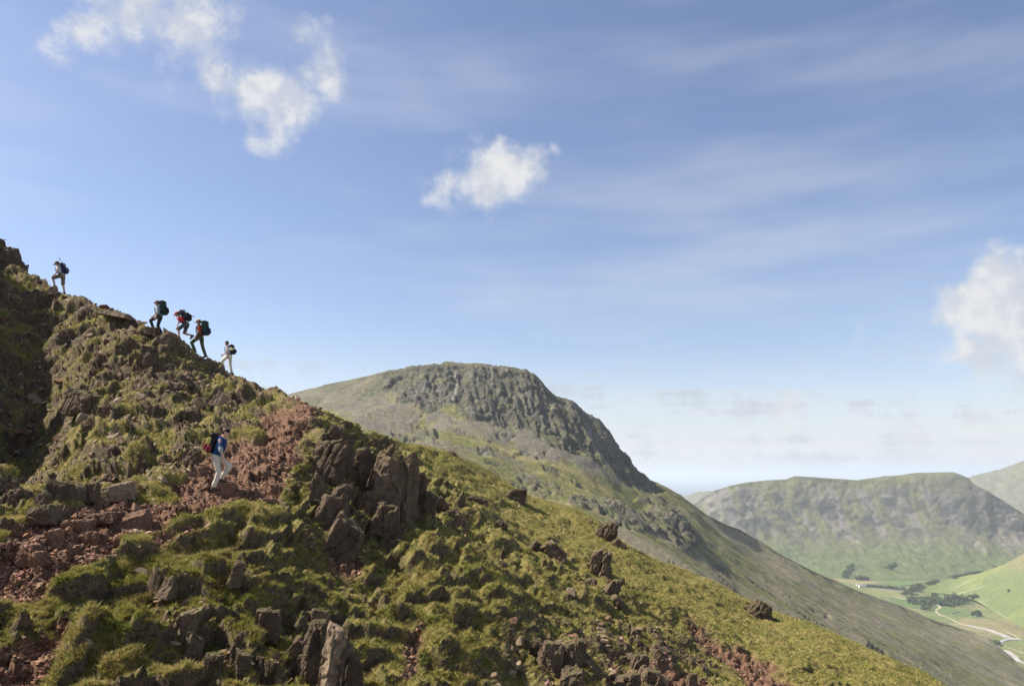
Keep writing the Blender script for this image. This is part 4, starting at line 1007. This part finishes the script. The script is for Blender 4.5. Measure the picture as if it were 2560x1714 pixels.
# ---- dry stone walls round the valley fields
M_WALL = plain('dry_stone', (.24, .23, .20), .9, .25, .3)
def dry_wall(label, pts):
    P = [on_floor(u, v) for u, v in pts]; V, F = [], []
    for i, p in enumerate(P):
        t = (P[min(i + 1, len(P) - 1)] - P[max(i - 1, 0)]).normalized(); s = Vector((-t.y, t.x, 0))
        for (a, z) in ((-1.2, -1), (1.2, -1), (.7, 3.0), (-.7, 3.0)): V.append(tuple(p + s * a + Vector((0, 0, z + .3 * math.sin(i * 2.1)))))
    for i in range(len(P) - 1):
        b = i * 4
        for k in range(4): F.append((b + k, b + (k + 1) % 4, b + 4 + (k + 1) % 4, b + 4 + k))
    F += [(0, 1, 2, 3), (len(V) - 4, len(V) - 3, len(V) - 2, len(V) - 1)]
    me = bpy.data.meshes.new('dry_stone_wall'); me.from_pydata(V, [], F)
    return tag(link('dry_stone_wall', me, M_WALL), label, 'wall')
dry_wall('dry stone wall running below the field-edge tree row', [(2180, 1470), (2220, 1474), (2262, 1476)])
dry_wall('dry stone wall across the meadow left of the farmhouse', [(2232, 1489), (2260, 1497), (2282, 1501)])
dry_wall('dry stone wall in front of the farmhouse field', [(2278, 1520), (2300, 1521), (2340, 1519)])
dry_wall('curving dry stone wall below the farm copse', [(2380, 1533), (2400, 1530), (2425, 1532), (2440, 1541)])
dry_wall('long dry stone wall beside the far lane', [(2200, 1464), (2250, 1466), (2300, 1459), (2330, 1453)])

# ------------------------------------------------------------------ air
hz = empty('tmp'); bpy.data.objects.remove(hz)
bm = bmesh.new(); bmesh.ops.create_cube(bm, size=1)
me = bpy.data.meshes.new('haze'); bm.to_mesh(me); bm.free()
def m_haze():
    m = bpy.data.materials.new('haze'); m.use_nodes = True; n = N(m.node_tree)
    out = n.new('ShaderNodeOutputMaterial'); vol = n.new('ShaderNodeVolumePrincipled')
    vol.inputs['Color'].default_value = (.84, .91, 1.0, 1); vol.inputs['Density'].default_value = HAZE; vol.inputs['Anisotropy'].default_value = .2
    n.L.new(vol.outputs[0], out.inputs['Volume']); return m
HAZE = 5.0e-5
haze = link('haze', me, m_haze()); haze.location = (0, 60000, (260 + FLOOR - 80) / 2); haze.scale = (400000, 250000, 260 - (FLOOR - 80))
tag(haze, 'pale blue summer haze filling the valley air', 'haze', kind='stuff')
# ------------------------------------------------------------------ walkers
_ico = bmesh.new(); bmesh.ops.create_icosphere(_ico, subdivisions=2, radius=1.0)
ICO = np.array([v.co[:] for v in _ico.verts]); _ico.free()
TMP = bpy.data.scenes.new('tmp')
class Blob:
    """convex pieces that are then fused into one continuous skin"""
    def __init__(self): self.V, self.F = [], []; self.n = 0
    def hull(self, pts):
        bm = hull(pts); bmesh.ops.triangulate(bm, faces=bm.faces[:]); bm.verts.index_update(); bmesh.ops.recalc_face_normals(bm, faces=bm.faces[:])
        self.V += [v.co[:] for v in bm.verts]; self.F += [[v.index + self.n for v in f.verts] for f in bm.faces]; self.n = len(self.V); bm.free()
    def cap(self, a, ra, b, rb, sq=None):
        a, b = np.array(a, float), np.array(b, float)
        q = np.array(sq) if sq is not None else np.ones(3)
        self.hull(np.concatenate([ICO * (ra * q) + a, ICO * (rb * q) + b]))
    def ell(self, c, r, rot=None):
        P = ICO * np.array(r)
        if rot is not None: P = P @ np.array(rot.to_3x3()).T
        self.hull(P + np.array(c))
    def fuse(self, name, voxel=.011, smooth=6, wrinkle=0.0, seed=0):
        me = bpy.data.meshes.new('tmp'); me.from_pydata(self.V, [], self.F); me.update()
        o = bpy.data.objects.new('tmp', me); TMP.collection.objects.link(o)
        r = o.modifiers.new('r', 'REMESH'); r.mode = 'VOXEL'; r.voxel_size = voxel
        if smooth: s_ = o.modifiers.new('s', 'SMOOTH'); s_.factor = .5; s_.iterations = smooth
        dc = o.modifiers.new('d', 'DECIMATE'); dc.ratio = .4
        TMP.view_layers[0].update(); dg = TMP.view_layers[0].depsgraph
        out = bpy.data.meshes.new_from_object(o.evaluated_get(dg)); out.name = name
        bpy.data.objects.remove(o); bpy.data.meshes.remove(me)
        if wrinkle:
            n = len(out.vertices); co = np.zeros(n * 3); no = np.zeros(n * 3); out.vertices.foreach_get('co', co); out.vertices.foreach_get('normal', no)
            co = co.reshape(-1, 3); no = no.reshape(-1, 3)
            h = wrinkle * (np.abs(pn(co * np.array([9, 9, 24]), seed)) + .5 * pn(co * 22, seed + 1) - .3)
            out.vertices.foreach_set('co', (co + no * h[:, None]).ravel())
        out.polygons.foreach_set('use_smooth', np.ones(len(out.polygons), bool)); out.update()
        return out
def ik(a, b, l1, l2, bend):
    a, b = np.array(a, float), np.array(b, float); d = b - a; L_ = np.linalg.norm(d)
    if L_ > (l1 + l2) * .995: b = a + d / L_ * (l1 + l2) * .995; d = b - a; L_ = np.linalg.norm(d)
    x = (l1 * l1 - l2 * l2 + L_ * L_) / (2 * L_); h = math.sqrt(max(l1 * l1 - x * x, 0)); u = d / L_
    p = np.array(bend, float); p -= p.dot(u) * u; p /= np.linalg.norm(p) + 1e-9
    return a + u * x + p * h, b
SKIN = plain('skin', (.52, .32, .23), .6, .08); BOOT = plain('boot_leather', (.055, .04, .03), .7)
def cloth(n, c): return plain(n, c, .95, .10, 18)
EYE_W = plain('eye_white', (.8, .78, .75), .3, 0); EYE_D = plain('iris', (.05, .035, .025), .3, 0); LIP = plain('lips', (.42, .18, .15), .6, .05)

def person(label, loc, face, scale, hip, lean, feet, hands, nod, shirt, legs, legs_long, hairc, hat=None, sleeve=.5, cuff=None, sock=None, twist=0.0):
    """Build a walker. Local frame: +X is the way he faces, +Z up. feet: ((x, z or None, pitch), ...) for the near (y -) and far (y +) side;
    hands the same way as points."""
    root = empty('person', loc, face); root.scale = (scale,) * 3; bpy.context.view_layer.update()
    def gz(x, y):
        p = root.matrix_world @ Vector((x, y, 0)); z = ground_z(p.x, p.y, loc[2] + 2.5)
        return 0.0 if z is None else max(-.30, min(.38, (z - loc[2]) / scale))
    H = np.array([hip[0], 0, hip[1]]); la = RAD(lean); up = np.array([math.sin(la), 0, math.cos(la)]); fw = np.array([math.cos(la), 0, -math.sin(la)]); Y = np.array([0, 1, 0])
    sh = H + up * .50; neck = sh + up * .06 + fw * .01
    hl = RAD(lean * .5 + nod); hup = np.array([math.sin(hl), 0, math.cos(hl)]); hfw = np.array([math.cos(hl), 0, -math.sin(hl)])
    head = neck + up * .05 + hup * .12 + fw * .02
    body = Blob(); top = Blob(); low = Blob(); J = {}
    # head and face
    R = Matrix(((hfw[0], 0, hup[0]), (0, 1, 0), (hfw[2], 0, hup[2])))
    hp = lambda x, y, z: head + hfw * x + Y * y + hup * z
    body.ell(head + hup * .025 - hfw * .008, (.098, .077, .098), R); body.ell(hp(.028, 0, -.055), (.066, .056, .068), R); body.ell(hp(.055, 0, -.095), (.030, .032, .024), R)
    body.hull(np.array([hp(.085, 0, .018), hp(.122, 0, -.026), hp(.108, .017, -.032), hp(.108, -.017, -.032), hp(.08, .012, -.02), hp(.08, -.012, -.02), hp(.10, 0, -.042)]))
    body.cap(hp(.078, -.036, .030), .012, hp(.078, .036, .030), .012)
    for sd in (-1, 1): body.ell(hp(-.012, sd * .078, -.008), (.020, .010, .032), R)
    body.cap(neck - up * .05, .058, head - hup * .06 - hfw * .012, .052)
    body.ell(sh - up * .03, (.07, .12, .07)); body.cap(H + up * .06, .10, sh - up * .12, .11)
    # torso clothing
    for (t, rx, ry) in ((.02, .108, .155), (.16, .110, .150), (.30, .122, .165), (.42, .118, .178), (.50, .085, .150)):
        J[t] = H + up * t
    ks = sorted(J)
    rad = {.02: (.112, .160), .16: (.112, .152), .30: (.124, .166), .42: (.118, .180), .50: (.080, .150)}
    M3 = np.stack([fw, Y, up], 1)
    for a, b in zip(ks[:-1], ks[1:]):
        pts = np.concatenate([(ICO * np.array([rad[k][0], rad[k][1], .055])) @ M3.T + J[k] for k in (a, b)]); top.hull(pts)
    # arms
    for i, sd in enumerate((-1, 1)):
        s0 = sh + Y * sd * .175 - up * .02; hd = np.array([hands[i][0], sd * (hands[i][2] if len(hands[i]) > 2 else .24), hands[i][1]])
        el, wr = ik(s0, hd, .285, .25, -fw * .8 + Y * sd * .35 - up * .4)
        body.cap(s0, .050, el, .038); body.cap(el, .038, wr, .026)
        t = sleeve if sleeve <= 1 else 1
        e1 = s0 + (el - s0) * min(1, sleeve * 1.0 if sleeve <= 1 else 1)
        top.cap(s0 - Y * sd * .03, .072, e1, .058 if sleeve < 1 else .054)
        if sleeve > 1: top.cap(el, .054, el + (wr - el) * (sleeve - 1), .043)
        # hand: palm, four fingers and a thumb, slightly curled
        ax = (wr - el) / np.linalg.norm(wr - el); sdv = np.cross(ax, Y); sdv /= np.linalg.norm(sdv) + 1e-9; th = np.cross(ax, sdv)
        pc = wr + ax * .045
        body.hull(np.concatenate([ICO * .016 + p for p in (wr + sdv * .02, wr - sdv * .02, wr + ax * .085 + sdv * .034, wr + ax * .085 - sdv * .034)]))
        for k, (o_, ln) in enumerate(((-.031, .060), (-.011, .072), (.010, .068), (.030, .052))):
            b0 = wr + ax * .085 + sdv * o_; b1 = b0 + ax * ln * .5 + th * sd * -.006; b2 = b1 + ax * ln * .38 + th * sd * -.026
            body.cap(b0, .0095, b1, .009); body.cap(b1, .009, b2, .008)
        t0 = wr + ax * .025 - sdv * .026; t1 = t0 + ax * .030 - sdv * .030; t2 = t1 + ax * .032 - sdv * .006
        body.cap(t0, .013, t1, .011); body.cap(t1, .011, t2, .0095)
    # legs
    boots = []; socks = []
    for i, sd in enumerate((-1, 1)):
        fx, fz, fp = feet[i]; y0 = sd * .10
        h0 = H + Y * sd * .092 + np.array([0, 0, -.02])
        g_ = gz(fx, y0) if fz is None else fz
        an = np.array([fx, y0, g_ + .095 + .06 * max(0, math.sin(RAD(fp)))])
        kn, an = ik(h0, an, .43, .43, np.array([1, 0, .25]) + Y * sd * .05)
        body.cap(h0, .085, kn, .056); body.cap(kn, .056, kn + (an - kn) * .35 - np.array([.012, 0, 0]), .058); body.cap(kn + (an - kn) * .35 - np.array([.012, 0, 0]), .058, an, .036)
        if legs_long:
            low.cap(h0 + np.array([0, 0, .03]), .107, kn, .078); low.cap(kn, .078, an + (kn - an) * .12, .073)
        else:
            k1 = h0 + (kn - h0) * .90; low.cap(h0 + np.array([0, 0, .03]), .108, k1, .088)
        c, s_ = math.cos(RAD(fp)), math.sin(RAD(fp)); fd = np.array([c, 0, -s_]); fu = np.array([s_, 0, c])
        B = Blob(); heel = an - fu * .055 - fd * .055; toe = an - fu * .062 + fd * .155
        B.cap(heel, .042, toe, .036); B.cap(an - fu * .03, .048, an + (kn - an) * .12, .050); B.cap(an - fu * .045, .043, an - fu * .05 + fd * .09, .040)
        B.hull(np.concatenate([ICO * .014 + p for p in (heel - fu * .035 + Y * .03, heel - fu * .035 - Y * .03, toe - fu * .03 + Y * .032, toe - fu * .03 - Y * .032, toe - fu * .03 + fd * .03)]))
        boots.append(B)
        if sock: K = Blob(); K.cap(an, .045, an + (kn - an) * .28, .056); socks.append(K)
    low.hull(np.concatenate([(ICO * np.array([.118, .165, .07])) @ M3.T + H + up * .05, ICO * np.array([.122, .170, .075]) + H - np.array([.01, 0, .05])]))
    link('body', body.fuse('body', .0095, 3), SKIN, root)
    sd_ = abs(hash(label)) % 40 if False else len(label)
    link('shirt', top.fuse('shirt', .013, 5, .012, sd_), shirt, root)
    link('trousers' if legs_long else 'shorts', low.fuse('legwear', .014, 5, .020, sd_ + 3), legs, root)
    for B in boots: link('boot', B.fuse('boot', .011, 3), BOOT, root)
    for K in socks: link('sock', K.fuse('sock', .012, 2), sock, root)
    if cuff is not None:
        for i, sd in enumerate((-1, 1)):
            s0 = sh + Y * sd * .175 - up * .02; hd = np.array([hands[i][0], sd * (hands[i][2] if len(hands[i]) > 2 else .24), hands[i][1]])
            el, wr = ik(s0, hd, .285, .25, -fw * .8 + Y * sd * .35 - up * .4)
            B = Blob(); B.cap(el - (el - s0) * .22, .064, el + (wr - el) * .10, .058); link('sleeve_cuff', B.fuse('sleeve_cuff', .012, 3, .008), cuff, root)
    # hair, eyes, mouth
    hb = Blob(); hb.hull(np.concatenate([(ICO[ICO[:, 2] > -.15] * np.array([.108, .087, .103])) @ np.stack([hfw, Y, hup], 1).T + hp(-.014, 0, .038), (ICO * np.array([.05, .074, .055])) @ np.stack([hfw, Y, hup], 1).T + hp(-.065, 0, -.03)]))
    link('hair', hb.fuse('hair', .011, 2, .012, 5), hairc, root)
    for sd in (-1, 1):
        B = Blob(); B.ell(hp(.074, sd * .031, .006), (.012, .014, .010), R); e = link('eye', B.fuse('eye', .003, 1), EYE_W, root)
        B = Blob(); B.ell(hp(.0835, sd * .031, .006), (.005, .0065, .0065), R); link('iris', B.fuse('iris', .002, 1), EYE_D, e)
    B = Blob(); B.cap(hp(.082, -.020, -.066), .007, hp(.082, .020, -.066), .007); link('mouth', B.fuse('mouth', .003, 1), LIP, root)
    if hat is not None:
        B = Blob(); B.hull((ICO[ICO[:, 2] > -.05] * np.array([.118, .096, .105])) @ np.stack([hfw, Y, hup], 1).T + hp(-.006, 0, .058))
        c_ = link('cap', B.fuse('cap', .010, 3), hat, root)
        B = Blob(); B.hull(np.array([hp(.08, -.075, .062), hp(.08, .075, .062), hp(.185, -.045, .040), hp(.185, .045, .040), hp(.20, 0, .040), hp(.08, -.075, .052), hp(.08, .075, .052), hp(.185, -.045, .032), hp(.185, .045, .032), hp(.20, 0, .030)]))
        link('cap_peak', B.fuse('cap_peak', .006, 1), hat, c_)
    tag(root, label, 'person', 'walkers climbing the ridge')
    return root, dict(H=H, up=up, fw=fw, sh=sh, scale=scale)
def backpack(label, root, fr, w, h, d, main, lid, pocket, strapm, pole=None, lift=.06, extra=None):
    """a rucksack on the walker's back; its own thing"""
    H, up, fw = fr['H'], fr['up'], fr['fw']; Y = np.array([0, 1, 0.])
    t = empty('backpack', root.location, root.rotation_euler.z); t.scale = root.scale
    o = H + up * lift - fw * .135
    f = lambda x, y, z: o - fw * x + Y * y + up * z
    def box(B, x0, x1, y, z0, z1, r, tap=1.0):
        pts = []
        for z, k in ((z0 + r, tap), (z1 - r, 1)):
            for x in (x0 + r, x0 + (x1 - x0) * (.9 if z == z1 - r else 1) - r):
                for yy in (-(y - r) * k, (y - r) * k): pts.append(ICO * r + f(x, yy, z))
        B.hull(np.concatenate(pts))
    B = Blob(); box(B, 0, d, w / 2, 0, h, .05, .85); link('main_bag', B.fuse('main_bag', .015, 4, .014, 9), main, t)
    B = Blob(); box(B, .0, d * .95, w / 2 * .95, h - .02, h + .13, .05); l_ = link('lid', B.fuse('lid', .014, 4, .012, 12), lid, t)
    B = Blob(); box(B, d - .03, d + .085, w / 2 * .75, .06, h * .58, .035); link('front_pocket', B.fuse('front_pocket', .014, 3, .01, 14), pocket, t)
    for sd in (-1, 1):
        B = Blob(); box_y = sd * (w / 2 + .02); B.hull(np.concatenate([ICO * .035 + f(x, box_y, z) for x in (.06, d * .65) for z in (.05, h * .38)])); link('side_pocket', B.fuse('side_pocket', .014, 3), pocket, t)
        B = Blob(); sp = H + Y * sd * .10
        pts = [sp + up * .52 - fw * .14, sp + up * .575 - fw * .02, sp + up * .52 + fw * .105, sp + up * .38 + fw * .145, sp + Y * sd * .03 + up * .22 + fw * .12, sp + Y * sd * .075 + up * .14 - fw * .02]
        for a, b in zip(pts[:-1], pts[1:]): B.cap(a, .024, b, .024)
        link('shoulder_strap', B.fuse('shoulder_strap', .011, 2), strapm, t)
    B = Blob(); ring = [H + up * .09 + fw * .138 * math.cos(a) + Y * .185 * math.sin(a) for a in np.linspace(-2.6, 2.6, 13)]
    for a, b in zip(ring[:-1], ring[1:]): B.cap(a, .024, b, .024)
    link('hip_belt', B.fuse('hip_belt', .012, 2), strapm, t)
    if extra: extra(t, f)
    tag(t, label, 'backpack', 'rucksacks carried up the ridge')
    if pole:
        p = empty('trekking_pole', root.location, root.rotation_euler.z); p.scale = root.scale
        a, b = f(*pole[0]), f(*pole[1])
        B = Blob(); B.cap(a, .011, b, .009); link('shaft', B.fuse('shaft', .006, 1), POLE, p)
        B = Blob(); B.cap(a, .019, a + (b - a) * .13, .017); link('grip', B.fuse('grip', .008, 1), DARK, p)
        B = Blob(); B.cap(b - (b - a) * .05, .020, b - (b - a) * .03, .034); link('basket', B.fuse('basket', .008, 1), DARK, p)
        tag(p, pole[2], 'trekking pole')
    return t
DARK = cloth('black_fabric', (.018, .018, .022)); NAVY = cloth('navy_fabric', (.022, .025, .055)); DGREEN = cloth('dark_green_fabric', (.022, .048, .038)); POLE = plain('aluminium', (.35, .36, .38), .35, .05)
WHITE = cloth('white_cotton', (.74, .73, .70)); RED = cloth('red_cotton', (.55, .05, .04)); ORED = cloth('orange_red_cotton', (.62, .09, .03)); PALEBLUE = cloth('pale_blue_cotton', (.42, .58, .72))
BLUE = cloth('blue_fleece', (.022, .06, .18)); GREYC = cloth('grey_cotton', (.33, .34, .33)); CREAM = cloth('cream_cotton', (.66, .61, .50)); STONEC = cloth('stone_cotton', (.52, .48, .39))
KHAKI = cloth('khaki_cotton', (.16, .15, .09)); OLIVE = cloth('olive_cotton', (.07, .075, .035)); SLATEG = cloth('slate_grey_cotton', (.085, .085, .095)); CHAR = cloth('charcoal_cotton', (.04, .042, .052))
HB = plain('brown_hair', (.10, .06, .03), .7, .3, 60); HD = plain('dark_hair', (.025, .018, .014), .6, .3, 60); TANC = cloth('tan_cap', (.45, .38, .22)); BROWNC = cloth('brown_hat', (.20, .13, .06)); REDC = cloth('red_cap', (.5, .06, .06))
YEL = cloth('yellow_fabric', (.45, .34, .10)); MAROON = cloth('maroon_fabric', (.20, .025, .035)); PALEY = cloth('pale_yellow_fabric', (.70, .64, .38))
def foot_spot(u):
    """the point of the crest that stands on the skyline in this direction"""
    i = int(np.argmin(np.abs(ucols - u))); c = Vector(PH[NFR - 1, i]); h = Vector((c.x, c.y, 0)).normalized(); best = None
    for s_ in np.linspace(-2.2, 1.2, 35):
        q = c + h * float(s_); zs = [ground_z(q.x + dx, q.y, c.z + 3) for dx in (-.15, 0, .15)]
        if None in zs: continue
        z = sum(zs) / 3; r_ = z / math.hypot(q.x, q.y)
        if best is None or r_ > best[0]: best = (r_, Vector((q.x, q.y, z)))
    return best[1]
W_ = math.pi
def kitem(name, mat, box_):
    def ex(t, f):
        B = Blob(); x0, x1, y, z0, z1 = box_
        B.hull(np.concatenate([ICO * .025 + f(x, yy, z) for x in (x0, x1) for yy in (-y, y) for z in (z0, z1)])); link(name, B.fuse(name, .012, 2), mat, t)
    return ex
r1, f1 = person('walker in white shirt and khaki shorts leading on the skyline', foot_spot(152), W_ - .12, 1.1, (-.02, .90), 24, ((-.20, None, 18), (.24, .30, 0)), ((.28, .98, .2), (.22, .95, .2)), 14, WHITE, KHAKI, False, HB, KHAKI, .55, sock=GREYC)
backpack('slim navy backpack on the leading walker', r1, f1, .30, .46, .20, NAVY, DGREEN, NAVY, DARK, ((.10, .12, .84), (.34, .12, -.08), 'trekking pole strapped to the slim navy backpack'))
r2, f2 = person('walker in pale blue shirt reaching a hand forward', foot_spot(398), W_ - .1, 1.0, (0, .80), 12, ((-.12, None, 10), (.22, None, 0)), ((.52, .86, .22), (.05, .80, .24)), 6, PALEBLUE, CHAR, True, HB, BROWNC, .5)
backpack('tall dark green backpack on the walker in pale blue', r2, f2, .36, .60, .27, DGREEN, DARK, DARK, DGREEN)
r3, f3 = person('walker in red shirt and red cap stooping forward', foot_spot(455), W_ - .1, 1.0, (-.10, .84), 46, ((-.36, .16, 48), (.16, None, 0)), ((.30, .70, .2), (.26, .66, .2)), 6, RED, SLATEG, False, HB, REDC, .5)
backpack('bulky black backpack on the stooping walker', r3, f3, .36, .54, .26, DARK, SLATEG, DARK, DARK, ((.30, .14, .55), (.42, .14, -.14), 'trekking pole strapped to the bulky black backpack'))
r4, f4 = person('walker in orange red shirt and dark olive trousers mid stride', foot_spot(500), W_ - .1, 1.06, (-.02, .90), 7, ((-.30, None, 16), (.14, None, 0)), ((.14, .90, .2), (.10, .88, .22)), 12, ORED, OLIVE, True, HB, TANC, .55)
backpack('large dark green backpack on the walker in orange red', r4, f4, .36, .56, .27, DGREEN, DGREEN, NAVY, DARK)
r5, f5 = person('walker in white top and cream trousers last on the skyline', foot_spot(574), W_ - .15, .97, (0, .88), 12, ((-.16, None, 12), (.20, None, 0)), ((.50, 1.02, .24), (.0, .82, .25)), 12, WHITE, CREAM, True, HD, None, .6)
backpack('small navy backpack with a yellow and white patch', r5, f5, .30, .40, .20, NAVY, DARK, DARK, DARK, extra=kitem('patch', PALEY, (.05, .16, .172, .20, .30)))
g6 = ground_px(536, 1226); 
r6, f6 = person('walker in blue shirt and stone trousers on the red path', g6, .12, 1.02, (-.01, .94), 14, ((.0, 0.0, 0), (.13, .22, 8)), ((.26, .80, .22), (.16, .80, .24)), 24, BLUE, STONEC, True, HD, None, 1.05, cuff=GREYC)
backpack('black yellow and maroon backpack on the walker in blue', r6, f6, .32, .46, .20, DARK, DARK, MAROON, BLUE, extra=kitem('side_panel', YEL, (.13, .20, .150, .24, .40)))
for (r_, x_, y_, z_) in ((r1, .30, .10, .30),):
    V_, F_ = slab_mesh(941, .22, .20, .26, .9); so = link('stone', np_mesh('stone', V_, F_, smooth=False), M_STONE, hillside)
    q_ = Matrix.Translation(r_.location) @ Matrix.Rotation(r_.rotation_euler.z, 4, 'Z') @ Vector((x_ * r_.scale.x, y_ * r_.scale.x, 0)); so.location = (q_.x, q_.y, r_.location.z + z_ * r_.scale.x + .03 - .25)
# a rock for the raised boot to step on
st_ = r6.matrix_world if False else Matrix.Translation(g6) @ Matrix.Rotation(.12, 4, 'Z')
sp_ = st_ @ Vector((.32, .10, 0)); gz_ = ground_z(sp_.x, sp_.y, g6.z + 2.2)
gz_ = g6.z if gz_ is None else gz_
V_, F_ = slab_mesh(931, .30, .26, .28, .9); so = link('stone', np_mesh('stone', V_, F_, smooth=False), M_RED, hillside); so.location = (sp_.x, sp_.y, g6.z + .26 - .27)
bpy.data.scenes.remove(TMP)
